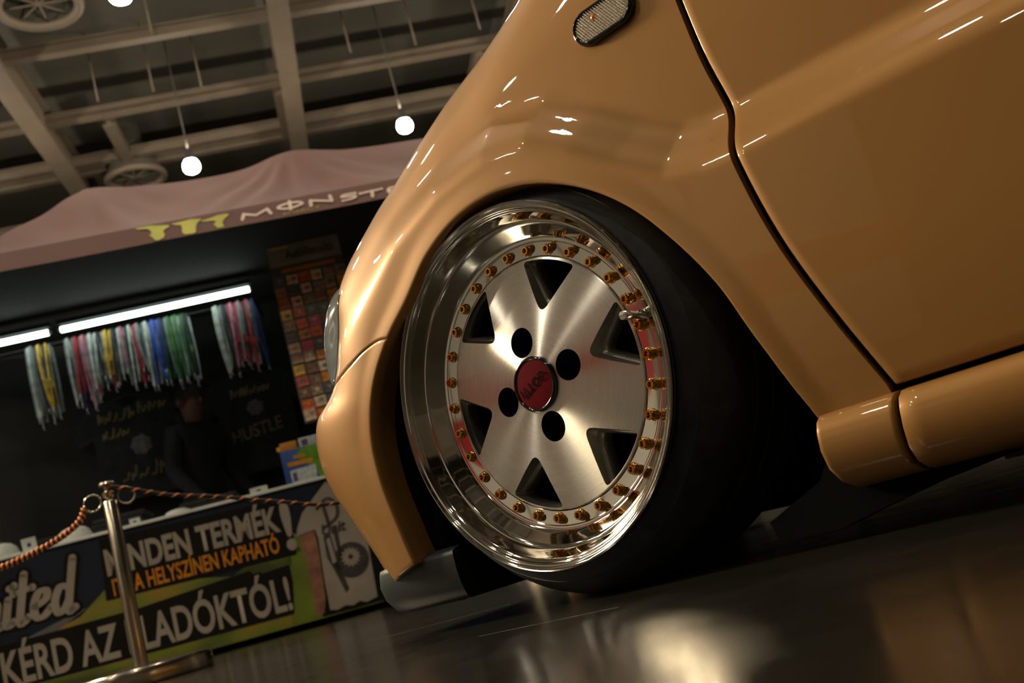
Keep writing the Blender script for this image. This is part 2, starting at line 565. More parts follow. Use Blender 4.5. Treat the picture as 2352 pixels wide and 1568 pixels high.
# bonnet: carries the outline across the car
hood_t = np.linspace(62, 146, 50)
Gh = np.array([[body_row(t, [1.0])[0] + np.array([0, d, 0]) for d in (.016, .03, .2, .5, .9, 1.1)] for t in hood_t])
for i in range(len(hood_t)):
    for j, lift in enumerate((0, .002, .02, .035, .02, 0)):
        Gh[i, j, 2] += lift
link("bonnet", grid_mesh("bonnet", Gh), PAINT, car)
# front face behind headlamp between bonnet and bumper
front_t = np.linspace(146, 166, 16)
Gg = np.array([[body_row(t, [1.0])[0] + np.array([.004, d, 0]) for d in (.012, .3, .8, 1.1)] for t in front_t])
link("grille_panel", grid_mesh("grille_panel", Gg), BLACK, car)
# black backing sheets that stand in for shade inside the panel gaps
def offset_panel(name, t0, t1, n, dy, shrink):
    cols = np.linspace(t0, t1, n); ss = np.linspace(shrink, 1 - .02, 30)
    G = np.array([[body_row(t, [s])[0] + np.array([0.006, dy, 0]) for s in ss] for t in cols])
    return link(name, grid_mesh(name, G), CAVITY, car)
offset_panel("wing_backing", 209, 64, 70, .024, .03)
Vc = []; zs = np.linspace(.10, .85, 40)
for z in zs:
    for dx in (-.02, .03):
        x = float(gap_x(z)) + dx; Vc.append((x, float(skin(np.array(x), np.array(z))) + .013, z))
link("gap_backing", mesh("gap_backing", Vc, [(2 * i, 2 * i + 1, 2 * i + 3, 2 * i + 2) for i in range(len(zs) - 1)]), CAVITY, car)

# door
zz = np.concatenate([np.linspace(.124, .34, 22), np.linspace(.345, .48, 40), np.linspace(.49, .86, 24)])
uu = np.concatenate([np.linspace(0, .03, 5), np.linspace(.04, 1, 40)])
Gd = np.zeros((len(uu), len(zz), 3))
for i, u in enumerate(uu):
    for j, z in enumerate(zz):
        x0 = float(gap_x(z)) + .0045; x = x0 + (1.35 - x0) * u
        Gd[i, j] = (x, float(skin(np.array(x), np.array(z))), z)
Gd = add_returns(Gd, lo=.016, left=.016, right=.016)
door = link("door", grid_mesh("door", Gd, flip=True), PAINT, car)
tag(door, "golden door with a raised shoulder line")
# window line above the door (outside the photograph)
GLASSD = mat("tinted_glass", (.012, .014, .015), rough=.05, coat=1.0)
topx = np.linspace(.33, 1.35, 12)
yb = lambda x: float(skin(np.array(x), np.array(.86)))
Gwn = np.array([[(x + .42 * u * (1.35 - x) / 1.02, yb(x) + .012 + .16 * u, .862 + .36 * u) for u in (0, .25, .5, .75, 1)] for x in topx])
link("side_window", grid_mesh("side_window", Gwn), GLASSD, car)
tube_obj("window_trim", [(x, yb(x) + .006, .862) for x in topx], .007, BLACK, car, n=8)
tube_obj("windscreen_pillar", [Vector(p) for p in Gwn[0]], .022, PAINT, car, n=10)
# sill: rounded rocker panel below fender and door, split at the door gap
prof = [(.012, .1185), (-.012, .1175), (-.028, .1155), (-.0365, .110), (-.0405, .100), (-.0415, .085), (-.0385, .068), (-.030, .055), (-.014, .047), (.012, .043), (.06, .042)]
def sill(name, x0f, x1f, nx, round_front=False):
    G = np.zeros((nx, len(prof), 3))
    for i in range(nx):
        u = i / (nx - 1)
        for j, (y, z) in enumerate(prof):
            x0, x1 = x0f(z), x1f(z)
            G[i, j] = (x0 + (x1 - x0) * u, y, z)
    G = add_returns(G, lo=.03, hi=.01)
    return link(name, grid_mesh(name, G), PAINT, car)
cut = lambda z: .4085 - .11 * max(0, .116 - z) + 6.0 * max(0, .07 - z) ** 2
frontx = lambda z: .331 + 9.0 * max(0, .078 - z) ** 2 + .10 * max(0, z - .09)
sill("sill_front", frontx, lambda z: cut(z) - .004, 24)
s2 = sill("sill", lambda z: cut(z) + .004, lambda z: 1.35, 60)
tag(s2, "golden sill panel under the door")
# slotted jack cover at the sill
jp = [(.540 + .022 * math.cos(a), -.0425 + .0005 * math.cos(a), .080 + .013 * math.sin(a)) for a in [math.radians(70 + 12 * k) for k in range(26)]]
tube_obj("jack_cover_groove", jp, .0016, BLACK, car, n=6)
box("sill_cavity", .345, 1.35, -.008, .02, .05, .122, CAVITY, car)
# wheel-house liner, mud flap, floor pan
lin = pchip([(0, .33), (1, .34)])
lp = [(-.262, .050), (-.285, .10), (-.300, .20), (-.285, .31), (-.23, .41), (-.13, .49), (0, .525), (.13, .50), (.24, .42), (.31, .31), (.336, .20), (.342, .115), (.336, .06), (.315, .030)]
for _ in range(2):   # smooth the section
    q = [lp[0]]
    for a, b in zip(lp[:-1], lp[1:]):
        q += [tuple(.75 * np.array(a) + .25 * np.array(b)), tuple(.25 * np.array(a) + .75 * np.array(b))]
    lp = q + [lp[-1]]
Gl = np.array([[(x, y, z) for x, z in lp] for y in (.004, .06, .14, .22, .30)])
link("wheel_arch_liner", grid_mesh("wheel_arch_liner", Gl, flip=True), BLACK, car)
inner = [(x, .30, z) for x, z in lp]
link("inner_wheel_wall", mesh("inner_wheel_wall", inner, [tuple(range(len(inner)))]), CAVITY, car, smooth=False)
V, Fc = prism([(.236, .034), (.240, .018), (.255, .0135), (.305, .0130), (.36, .0245), (.40, .032), (.47, .041), (.47, .058), (.345, .07), (.338, .115), (.33, .10), (.30, .06)], .000, .030)
flap = link("mud_flap", mesh("mud_flap", V, Fc), CAVITY, car, smooth=False)
box("floor_pan", .345, 1.5, .02, 1.35, .05, .16, CAVITY, car)
box("engine_tray", -.38, .345, .302, 1.2, .05, .12, CAVITY, car)
for x0, x1, y0, z0 in ((.50, .535, .03, .030), (.455, .475, .03, .036)):
    box("jacking_bracket", x0, x1, y0, y0 + .05, z0, .052, BLACK, car, bevel=.002)
# black front lip under the bumper
lip_plan = [(-.198, -.004), (-.24, -.006), (-.28, -.006), (-.315, -.003), (-.342, .003), (-.362, .013), (-.380, .030), (-.394, .055), (-.405, .10), (-.416, .20), (-.424, .40), (-.424, .80), (-.416, 1.10)]
Gs = []
for k, (x, y) in enumerate(lip_plan):
    f = min(1, k / 5)
    Gs.append([(x + .012 * f, y + .016, .101), (x, y + .001, .0955), (x - .002 * f, y, .090), (x - .006 * f, y, .074), (x - .002 * f, y + .002, .056), (x + .010 * f, y + .007, .040), (x + .018 * f, y + .014, .0345), (x + .03 * f, y + .20 * (1 if k < 9 else .1), .036)])
Gs = np.array(Gs)
tag(link("front_lip", grid_mesh("front_lip", Gs), LIPMAT, car), "dark grey plastic lip below the bumper")
Vr = [tuple(p) for p in Gs[0]]
link("lip_end", mesh("lip_end", Vr, [tuple(range(len(Vr)))]), BLACK, car, smooth=False)

# headlamp lens at the corner
Ht = np.linspace(144.0, 163.5, 26); Hs = np.concatenate([np.linspace(.60, .70, 8), np.linspace(.72, 1.0, 14)])
Gq = []
for t in Ht:
    w = math.sin(math.pi * (t - 144.0) / 19.5) ** .55 if 144 < t < 163.5 else 0
    base = body_row(t, Hs)
    row = []
    for k, s in enumerate(Hs):
        e = float(smoothstep(np.array((s - .60) / .10)))
        row.append(base[k] + np.array([-.030 * e * w, -.006 * e * w, 0]))
    last = row[-1]
    row += [last + np.array([0, .05, 0]), last + np.array([.02, .25, 0])]
    Gq.append(row)
LENS = mat("headlamp_lens", (0.30, 0.33, 0.34), rough=0.07, metal=0.5, coat=0.0, var=0.25, scale=25)
head = link("headlamp", grid_mesh("headlamp", np.array(Gq)), LENS, car)
tag(head, "clear silvery headlamp lens seen edge-on")
edge = [Gq[i][0] for i in range(len(Gq))]
tube_obj("headlamp_trim", [Vector(p) for p in edge], .0014, CHROME, head, n=6)

# side repeater
mx, mz, ml, mh = .2215, .5985, .078, .036
def stadium(l, h, n=14):
    r = h / 2; d = l / 2 - r
    return [(d + r * math.cos(a), r * math.sin(a)) for a in np.linspace(-math.pi / 2, math.pi / 2, n)] + \
           [(-d + r * math.cos(a), r * math.sin(a)) for a in np.linspace(math.pi / 2, 3 * math.pi / 2, n)]
def on_skin(p, lift):
    x, z = mx + p[0], mz + p[1]
    return (x, float(skin(np.array(x), np.array(z))) - lift, z)
rings = []
for k, (dl, lift) in enumerate(((.006, -.001), (.006, .004), (.003, .0075), (-.001, .0085), (-.004, .0075), (-.0045, .004))):
    rings.append([on_skin(p, lift) for p in stadium(ml + dl, mh + dl)])
n = len(rings[0]); V = [v for r in rings for v in r]
Fc = [(i * n + k, i * n + (k + 1) % n, (i + 1) * n + (k + 1) % n, (i + 1) * n + k) for i in range(len(rings) - 1) for k in range(n)]
rep = link("side_repeater", mesh("side_repeater", V, Fc), CAPBLK, car)
tag(rep, "black-rimmed oval side repeater with clear prism lens")
PRISM = mat("prism_lens", (0.92, 0.80, 0.70), rough=0.18, metal=0.55, coat=1.0, var=0.2, scale=300)
st = stadium(ml - .003, mh - .003, 20)
def inside(px, pz):
    r = (mh - .003) / 2; d = (ml - .003) / 2 - r
    return math.hypot(max(0, abs(px) - d), pz) <= r
V, Fc = [], []
cs = .0034
for i in range(-12, 13):
    for j in range(-7, 8):
        px, pz = (i + (.5 if j % 2 else 0)) * cs, j * cs * .8
        if inside(px, pz):
            o = len(V)
            V += [on_skin((px - cs / 2, pz), .0048), on_skin((px, pz - cs * .8), .0048), on_skin((px + cs / 2, pz), .0048), on_skin((px, pz + cs * .8), .0048), on_skin((px, pz), .0082)]
            Fc += [(o, o + 1, o + 4), (o + 1, o + 2, o + 4), (o + 2, o + 3, o + 4), (o + 3, o, o + 4)]
link("prism_lens", mesh("prism_lens", V, Fc), PRISM, rep, smooth=False)
V, Fc = prism(stadium(ml - .006, mh - .006), 0, .001)
V = [on_skin((x, z), .0045) for x, y, z in V[:len(V) // 2]]
link("repeater_back", mesh("repeater_back", V, [tuple(range(len(V)))]), PRISM, rep, smooth=False)
V, Fc = lathe([(.0001, .005), (.003, .0045), (.0045, .002), (.005, 0)], 16)
BULB = mat("amber_bulb", (0.8, 0.25, 0.04), rough=0.2, coat=1)
ob = link("amber_bulb", mesh("amber_bulb", V, Fc), BULB, rep); ob.location = on_skin((-.010, .006), .0032); ob.rotation_euler = (math.pi / 2, 0, 0)

# ------------------------------------------------------------------ wheel
st_, ca_ = math.radians(-2.588), math.radians(.27)
wn = Vector((math.sin(st_) * math.cos(ca_), -math.cos(st_) * math.cos(ca_), math.sin(ca_)))
we1 = Vector((math.cos(st_), math.sin(st_), 0)); we2 = wn.cross(we1)
WM = Matrix(((we1.x, we2.x, wn.x, -.0066), (we1.y, we2.y, wn.y, -.0213), (we1.z, we2.z, wn.z, .2506), (0, 0, 0, 1)))
# polished stepped barrel and lip (r, z) with z = 0 at the lip, negative inwards
rim_prof = [(.190, -.190), (.196, -.120), (.200, -.040), (.2035, -.016), (.2060, -.012), (.2085, -.0105), (.2105, -.0070), (.2116, -.0035), (.2110, -.0008), (.2094, 0), (.2076, -.0006),
            (.2064, -.0020), (.2050, -.0026), (.2036, -.0028), (.2024, -.0036), (.2018, -.0052), (.2008, -.0064), (.1996, -.0068), (.1984, -.0076), (.1978, -.0090),
            (.1965, -.0115), (.1945, -.0155), (.1925, -.0195), (.1908, -.0228), (.1898, -.0242), (.1884, -.0246), (.1870, -.0252), (.1845, -.0278), (.1812, -.0312), (.1780, -.0345), (.1748, -.0378),
            (.1722, -.0404), (.1708, -.0414), (.1694, -.0417), (.1672, -.0418), (.1662, -.0422), (.1650, -.0428), (.1500, -.0428), (.1490, -.0432), (.1485, -.046), (.1480, -.07)]
rim = link("wheel_rim", lathe_mesh("wheel_rim", rim_prof, 256, flip=True), CHROME, car, auto=38)
rim.matrix_local = WM
tag(rim, "polished deep-dish split rim with stepped lip")
# tyre
ty = [(.200, -.022), (.2045, -.0150), (.2090, -.0122), (.2125, -.0125), (.2150, -.0150), (.2200, -.0190), (.2262, -.0240), (.2270, -.0236), (.2278, -.0246), (.2330, -.0320), (.2400, -.0430), (.2462, -.0560), (.2492, -.0660), (.2502, -.074),
      (.2505, -.0905), (.2480, -.0915), (.2480, -.0975), (.2505, -.0985), (.2506, -.1215), (.2480, -.1225), (.2480, -.1295), (.2506, -.1305), (.2505, -.1540), (.2480, -.155), (.2480, -.161), (.2503, -.162),
      (.2500, -.180), (.2470, -.196), (.2350, -.214), (.2150, -.226), (.200, -.222)]
tyre = link("tyre", lathe_mesh("tyre", ty, 160, flip=True), TYRE, rim, auto=50)
tag(tyre, "stretched black low-profile tyre")
# raised ring lettering blocks on the tyre are not legible; only a fine bead line is modelled
# machined centre
def dome(r):
    return -.0290 - .0125 * (r / .148) ** 2
dp = [(.0004, dome(0))] + [(r, dome(r)) for r in np.linspace(.006, .146, 48)] + [(.1478, dome(.148) - .0008), (.1484, dome(.148) - .004), (.1484, -.066)] + [(r, -.066) for r in np.linspace(.13, .0004, 6)]
V, Fc = lathe(dp, 180)
dm = mesh("wheel_centre", V, [tuple(reversed(f)) for f in Fc])
bm = bmesh.new(); bm.from_mesh(dm)
bmesh.ops.remove_doubles(bm, verts=bm.verts, dist=.0001)
bmesh.ops.holes_fill(bm, edges=bm.edges, sides=400)
bmesh.ops.recalc_face_normals(bm, faces=bm.faces)
bm.to_mesh(dm); bm.free()
dm.materials.append(DISC); dm.materials.append(RECESS); dm.materials.append(LUGBLK)

def round_poly(P, rad, n=6):
    out = []
    m = len(P)
    for i in range(m):
        p0, p1, p2 = Vector(P[i - 1]), Vector(P[i]), Vector(P[(i + 1) % m])
        d1, d2 = (p0 - p1), (p2 - p1)
        r = min(rad[i] if isinstance(rad, (list, tuple)) else rad, .45 * d1.length, .45 * d2.length)
        a, b = p1 + d1.normalized() * r, p1 + d2.normalized() * r
        for k in range(n + 1):
            t = k / n
            out.append((1 - t) ** 2 * a + 2 * t * (1 - t) * p1 + t * t * b)
    return out
def window(c, grow=0.0):
    pol = lambda r, d: (r * math.cos(math.radians(c + d)), r * math.sin(math.radians(c + d)))
    pts = [pol(.0815, 0)] + [pol(.1455, d) for d in (-16.4, -11, -5.5, 0, 5.5, 11, 16.4)]
    P = round_poly(pts, [.014, .013, .004, .004, .004, .004, .004, .013])
    if grow:
        cen = sum((Vector(p) for p in P), Vector((0, 0))) / len(P)
        P = [cen + (Vector(p) - cen) * (1 + grow) for p in P]
    return P
def loft(rings):
    n = len(rings[0]); V = [v for r in rings for v in r]
    Fc = [(i * n + k, i * n + (k + 1) % n, (i + 1) * n + (k + 1) % n, (i + 1) * n + k) for i in range(len(rings) - 1) for k in range(n)]
    Fc += [tuple(reversed(range(n))), tuple(range((len(rings) - 1) * n, len(rings) * n))]
    return V, Fc
cutters = []
for k in range(6):
    c = 6.0 + 60 * k
    f = lambda g, z: [(p.x, p.y, z) for p in window(c, g)]
    cutters.append((loft([f(.06, -.020), f(.0, -.036), f(-.05, -.043), f(-.09, -.0475), f(-.16, -.0490), f(-.20, -.051), f(-.24, -.058), f(-.26, -.075)]), RECESS))
for k in range(4):
    q = math.radians(7 + 90 * k); cx, cy = .0531 * math.cos(q), .0531 * math.sin(q)
    ring = lambda z: [(cx + .0178 * math.cos(2 * math.pi * i / 40), cy + .0178 * math.sin(2 * math.pi * i / 40), z) for i in range(40)]
    cutters.append((loft([ring(-.02), ring(-.062)]), LUGBLK))
disc_tmp = bpy.data.objects.new("disc_tmp", dm); COL.objects.link(disc_tmp)
tmp = []
for (V, Fc), m in cutters:
    me = mesh("cutter", V, Fc)
    b2 = bmesh.new(); b2.from_mesh(me); bmesh.ops.recalc_face_normals(b2, faces=b2.faces); b2.to_mesh(me); b2.free()
    me.materials.append(m)
    co = bpy.data.objects.new("cutter", me); COL.objects.link(co); tmp.append(co)
    md = disc_tmp.modifiers.new("cut", 'BOOLEAN'); md.operation = 'DIFFERENCE'; md.object = co; md.solver = 'EXACT'
    md.material_mode = 'TRANSFER'
dg = bpy.context.evaluated_depsgraph_get()
final = bpy.data.meshes.new_from_object(disc_tmp.evaluated_get(dg))
for co in tmp + [disc_tmp]:
    bpy.data.objects.remove(co)
final.name = "wheel_centre"
disc = link("wheel_centre", final, None, rim)
# analytic normals on the turned face keep the reflections clean
final.set_sharp_from_angle(angle=math.radians(35))
nrm = []
for p in final.polygons:
    for li in p.loop_indices:
        co = final.vertices[final.loops[li].vertex_index].co
        r = math.hypot(co.x, co.y)
        if abs(co.z - dome(r)) < .0004 and p.normal.z > .8 and r < .1465:
            sl = .025 * r / .148 ** 2 * 1.0
            nv = Vector((co.x / max(r, 1e-6) * sl, co.y / max(r, 1e-6) * sl, 1)).normalized()
            nrm.append(nv)
        else:
            nrm.append(Vector((0, 0, 0)))
final.normals_split_custom_set([tuple(v) for v in nrm])
tag(disc, "machined six-window alloy wheel centre")
# centre cap
cap = link("centre_cap", lathe_mesh("centre_cap", [(.0330, -.0300), (.0330, -.0265), (.0322, -.0248), (.0308, -.0240), (.0292, -.0244), (.0286, -.0252)], 72, flip=True), CAPBLK, rim)
tag(cap, "black-ringed red centre cap")
link("cap_badge", lathe_mesh("cap_badge", [(.0290, -.0254), (.022, -.0247), (.010, -.0242), (.0002, -.0240)], 72, flip=True), CAPRED, rim)
tm = text_mesh("GOTTI", 1.0, .02)
co = np.array([v.co[:] for v in tm.vertices]); mn, mxx = co.min(0), co.max(0)
ca, sa = math.cos(math.radians(200)), math.sin(math.radians(200))
W_, H_ = .044, .0115
for v in tm.vertices:
    x = ((v.co.x - mn[0]) / (mxx[0] - mn[0]) - .5) * W_; y = ((v.co.y - mn[1]) / (mxx[1] - mn[1]) - .5) * H_
    v.co = (x * ca - y * sa, x * sa + y * ca, -.02335)
BADGE = mat("badge_black", (0.003, 0.003, 0.003), rough=.6, spec=.02)
tag(link("cap_lettering", tm, BADGE, rim, smooth=False), "black lettering on the red cap")
# bolts
def star(r1, r2, n, z):
    return [((r1 if i % 2 else r2) * math.cos(math.pi * i / n), (r1 if i % 2 else r2) * math.sin(math.pi * i / n), z) for i in range(2 * n)]
def circ(r, z, n=24):
    return [(r * math.cos(2 * math.pi * i / n), r * math.sin(2 * math.pi * i / n), z) for i in range(n)]
ringsb = [circ(.0070, 0), circ(.0070, .0010), circ(.0062, .0020), star(.0054, .0047, 12, .0024), star(.0054, .0047, 12, .0064), star(.0050, .0045, 12, .0071), circ(.0030, .0071), circ(.0028, .0066), circ(.0024, .0040)]
Vb, Fb = loft(ringsb)
bolt_me = mesh("rim_bolt", Vb, Fb)
for i in range(30):
    q = math.radians(6.4 + 12 * i)
    o = link("rim_bolt", bolt_me, GOLD, rim, auto=40)
    o.location = (.1570 * math.cos(q), .1570 * math.sin(q), -.0428)
    o.rotation_euler = (0, 0, q + i * .7)
# valve
q = math.radians(9.2)
vb = link("valve_stem", lathe_mesh("valve_stem", [(.0060, 0), (.0060, .004), (.0042, .006), (.0042, .020), (.0050, .021), (.0052, .033), (.0046, .036), (.0003, .0365)], 20, flip=True), CHROME, rim, auto=40)
vb.location = (.1648 * math.cos(q), .1648 * math.sin(q), -.0425)
# brake disc and hub behind the windows
brk = [(.02, -.075), (.03, -.075), (.06, -.078), (.062, -.095), (.125, -.095), (.127, -.10), (.127, -.115), (.02, -.118)]
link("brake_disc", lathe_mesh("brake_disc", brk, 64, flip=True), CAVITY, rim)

# ================================================================== STALL UNDER THE CANOPY (hall frame: x right, y away, z up)
NAVY = mat("print_navy", (0.007, 0.012, 0.025), rough=.6, spec=.2, var=.3, scale=3)
CREAM = mat("print_cream", (0.30, 0.26, 0.215), rough=.6, spec=.12, var=.1, scale=6)
PBLACK = mat("print_black", (0.010, 0.009, 0.008), rough=.6, spec=.08)
ORANGE = mat("print_orange", (0.55, 0.20, 0.02), rough=.6, spec=.12, var=.15, scale=10)
GREY = mat("print_grey", (0.13, 0.12, 0.13), rough=.6, spec=.12, var=.25, scale=4)
SKIN_P = mat("print_skin", (0.26, 0.12, 0.08), rough=.6, spec=.12, var=.35, scale=14)
SHIRTW = mat("print_shirt", (0.30, 0.26, 0.22), rough=.6, spec=.12, var=.12, scale=8)
WHITEEDGE = mat("counter_edge", (0.72, 0.76, 0.72), rough=.4, var=.05)
def camo_material():
    m = bpy.data.materials.new("print_camo")
    N, L = nodes_of(m); b = N["Principled BSDF"]; b.inputs["Roughness"].default_value = .5
    tc = N.new("ShaderNodeTexCoord"); mp = N.new("ShaderNodeMapping")
    mp.inputs["Rotation"].default_value = (0, math.radians(18), 0); mp.inputs["Scale"].default_value = (1.6, 1, 4.2)
    nz = N.new("ShaderNodeTexNoise"); nz.inputs["Scale"].default_value = 1.5; nz.inputs["Detail"].default_value = 1.5
    L.new(tc.outputs["Object"], mp.inputs[0]); L.new(mp.outputs[0], nz.inputs["Vector"])
    r = N.new("ShaderNodeValToRGB"); e = r.color_ramp.elements
    e[0].position = .36; e[0].color = (.035, .055, .006, 1)
    e[1].position = .66; e[1].color = (.30, .17, .012, 1)
    x = e.new(.5); x.color = (.15, .17, .012, 1)
    L.new(nz.outputs["Fac"], r.inputs[0]); L.new(r.outputs[0], b.inputs["Base Color"])
    return m
CAMO = camo_material()

counter = hall_empty("sales_counter", -.9, 5.2, 0)
tag(counter, "long sales counter with a printed banner front reading MINDEN TERMÉK", "counter")
ox = .9      # hall a -> counter local x
def cx(a): return a + ox
box("counter_body", cx(-2.6), cx(.9), .012, .88, .03, .672, PBLACK, counter)
box("counter_top", cx(-2.62), cx(.92), -.012, .92, .672, .687, WHITEEDGE, counter, bevel=.003)
box("counter_foot", cx(-2.55), cx(.85), .03, .86, 0, .03, CAVITY, counter)
box("banner", cx(-2.6), cx(.9), .002, .012, .03, .671, NAVY, counter)
# colour fields printed on the banner
def fp(name, pts, m, layer):
    return flat_print(name, [(cx(a), z) for a, z in pts], .0016 - .0010 * layer, m, counter)
fp("printed_camouflage", [(-2.6, .03), (.06, .03), (.04, .10), (-.24, .42), (-.30, .47), (-.60, .33), (-.75, .36), (-.95, .42), (-1.06, .50), (-1.12, .46), (-1.3, .33), (-1.7, .24), (-2.6, .2)], CAMO, 0)
fp("printed_grey_swoosh", [(-1.72, .225), (-1.60, .285), (-1.42, .33), (-1.26, .365), (-1.30, .345), (-1.5, .255), (-1.72, .185)], GREY, 1)
fp("printed_grey_swoosh", [(-1.0, .40), (-.75, .445), (-.32, .455), (-.26, .36), (-.36, .375), (-.6, .365), (-.85, .37)], GREY, 1)
BRIGHTG = mat("print_bright_green", (0.12, 0.16, 0.010), rough=.5, var=.3, scale=5)
fp("printed_green_field", [(-.385, .035), (-.20, .035), (-.225, .44), (-.30, .42)], BRIGHTG, 1)
# dark boxes behind the lettering
fp("printed_dark_box", [(-1.175, .37), (-.29, .352), (-.275, .625), (-1.16, .655)], PBLACK, 2)
fp("printed_dark_box", [(-1.78, .095), (-.36, .085), (-.335, .235), (-.335, .315), (-.50, .305), (-.52, .335), (-1.04, .30), (-1.72, .295)], PBLACK, 2)
place_text("lettering", "MINDEN TERMÉK", counter, CREAM, cx(-1.145), cx(-.345), .483, .628, -.0012, bold=.035, shear=0)
place_text("lettering", "!", counter, CREAM, cx(-.318), cx(-.286), .385, .605, -.0012, bold=.03)
place_text("lettering", "ITT A HELYSZÍNEN KAPHATÓ", counter, ORANGE, cx(-1.135), cx(-.362), .383, .478, -.0012, bold=.022)
place_text("lettering", "KÉRD AZ ELADÓKTÓL!", counter, CREAM, cx(-1.665), cx(-.362), .110, .300, -.0012, bold=.024, halo=PBLACK, halo_off=.075)
# script word built from thick slanted strokes
def stroke(pts, w, y, m, name, parent, taper=0.0, n=8):
    """flat brush stroke through points (x,z)"""
    P = [Vector((p[0], p[1])) for p in pts]
    Q = []
    for i in range(len(P) - 1):      # catmull-rom
        p0, p1, p2, p3 = P[max(i - 1, 0)], P[i], P[i + 1], P[min(i + 2, len(P) - 1)]
        for k in range(n):
            t = k / n
            Q.append(.5 * ((2 * p1) + (p2 - p0) * t + (2 * p0 - 5 * p1 + 4 * p2 - p3) * t * t + (3 * p1 - p0 - 3 * p2 + p3) * t ** 3))
    Q.append(P[-1])
    V = []; N = len(Q)
    for i, q in enumerate(Q):
        d = (Q[min(i + 1, N - 1)] - Q[max(i - 1, 0)]).normalized(); s = Vector((-d.y, d.x))
        ww = w * (1 - taper * abs(2 * i / (N - 1) - 1))
        ww *= .65 + .35 * abs(d.y)        # thick down strokes
        V += [(q.x - s.x * ww, q.y - s.y * ww), (q.x + s.x * ww, q.y + s.y * ww)]
    VV = [(x, y, z) for x, z in V]
    Fq = [(2 * i, 2 * i + 2, 2 * i + 3, 2 * i + 1) for i in range(N - 1)]
    # round ends
    for c, d in ((Q[0], 0), (Q[-1], N - 1)):
        ww = w * (1 - taper) * .95
        o = len(VV)
        VV += [(c.x + ww * math.cos(k * math.pi / 6), y, c.y + ww * math.sin(k * math.pi / 6)) for k in range(12)]
        Fq.append(tuple(range(o, o + 12)))
    return VV, Fq
def script_word(name, strokes, parent, m, halo, w, hw, y, sx=1, sz=1, x0=0, z0=0, shear=0):
    for nm, ww, yy, mm in ((name, w, y, m), (name + "_outline", hw, y + .0016, halo)):  # second pass is the printed black outline round the strokes
        if mm is None: continue
        vfs = []
        for k, s in enumerate(strokes):
            pts = [(x0 + sx * (px + shear * pz), z0 + sz * pz) for px, pz in s]
            vv, ff = stroke(pts, ww, yy - .00004 * k, mm, nm, parent)
            vfs.append((vv, ff))
        V, Fc = merge(*vfs)
        link(nm, mesh(nm, V, Fc), mm, parent, smooth=False)
n_ = [[(0, .9), (0, 0)], [(0, .6), (.25, .95), (.5, .85), (.5, .1), (.62, 0), (.75, .1)]]
i_ = [[(.85, .95), (.85, .1), (.97, 0), (1.1, .12)], [(.86, 1.35), (1.0, 1.42)]]
t_ = [[(1.3, 1.75), (1.3, .12), (1.42, 0), (1.58, .15)], [(1.0, 1.12), (1.62, 1.2)]]
e_ = [[(1.75, .45), (2.1, .65), (2.1, .95), (1.85, .95), (1.72, .5), (1.85, .05), (2.1, .05), (2.3, .3)]]
d_ = [[(2.85, .85), (2.55, .95), (2.42, .45), (2.55, .02), (2.75, .1), (2.9, .45)], [(2.9, 1.9), (2.9, .12), (3.02, 0), (3.12, .08)]]
U_ = [[(-1.5, 1.7), (-1.5, .4), (-1.2, 0), (-.8, .15), (-.55, .7)], [(-.55, 1.7), (-.55, .1), (-.4, 0)]]
script_word("script_lettering", U_ + n_ + i_ + t_ + e_ + d_, counter, CREAM, PBLACK, .018, .036, -.0012, sx=.135, sz=.122, x0=cx(-1.735), z0=.372, shear=.22)
# slope of the logo follows the banner; a T-shirt motif is printed at the right end
fp("printed_panel", [(-.235, .035), (.30, .035), (.30, .668), (-.10, .668), (-.235, .50)], PBLACK, 2)
fp("printed_shirt", [(-.225, .535), (-.085, .655), (-.03, .66), (.12, .64), (.20, .56), (.06, .50), (.035, .06), (-.02, .048), (-.05, .062), (-.085, .05), (-.12, .06), (-.16, .05), (-.195, .058), (-.19, .2), (-.175, .40), (-.18, .445), (-.272, .435), (-.262, .47)], SHIRTW, 3)
fp("printed_arm", [(-.262, .432), (-.185, .44), (-.185, .36), (-.195, .22), (-.205, .11), (-.225, .052), (-.262, .045), (-.262, .09), (-.255, .2), (-.252, .30)], SKIN_P, 3)
fp("printed_collar", [(-.082, .655), (-.06, .668), (-.03, .668), (-.035, .65), (-.06, .635)], SKIN_P, 4)
def ring_poly(cx_, cz_, r, n=24, jag=0.0):
    return [(cx_ + (r + (jag if i % 2 else 0)) * math.cos(2 * math.pi * i / n), cz_ + (r + (jag if i % 2 else 0)) * math.sin(2 * math.pi * i / n)) for i in range(n)]
SGREY = mat("print_dark_grey", (0.035, 0.032, 0.03), rough=.5, var=.4, scale=40)
fp("printed_turbo", ring_poly(-.045, .26, .085), SGREY, 4)
fp("printed_turbo_wheel", ring_poly(-.045, .275, .036, 28, .014), CREAM, 5)
fp("printed_turbo_hub", ring_poly(-.045, .275, .012), SGREY, 6)
fp("printed_damper", [(-.15, .40), (-.115, .41), (-.105, .25), (-.085, .13), (-.105, .115), (-.125, .2), (-.155, .30)], SGREY, 4)
fp("printed_damper_spring", [(-.14, .385), (-.122, .39), (-.115, .27), (-.135, .265)], CREAM, 5)
fp("printed_spanner", [(-.10, .43), (-.075, .44), (-.085, .27), (-.098, .27)], SGREY, 4)
script_word("script_lettering", [[(0, 1.0), (.1, 0)], [(-.35, .8), (.3, 1.15), (.75, .8), (.6, .2), (-.25, -.15)]], counter, SGREY, None, .008, .01, -.0042, sx=.085, sz=.105, x0=cx(-.120), z0=.455)
place_text("lettering", "Unit", counter, SGREY, cx(-.150), cx(-.035), .405, .455, -.0042, bold=.03, shear=.2)

# ------------------------------------------------------------------ goods on the counter
def counter_thing(name, a, b, z=.687):
    return hall_empty(name, a, b, z)
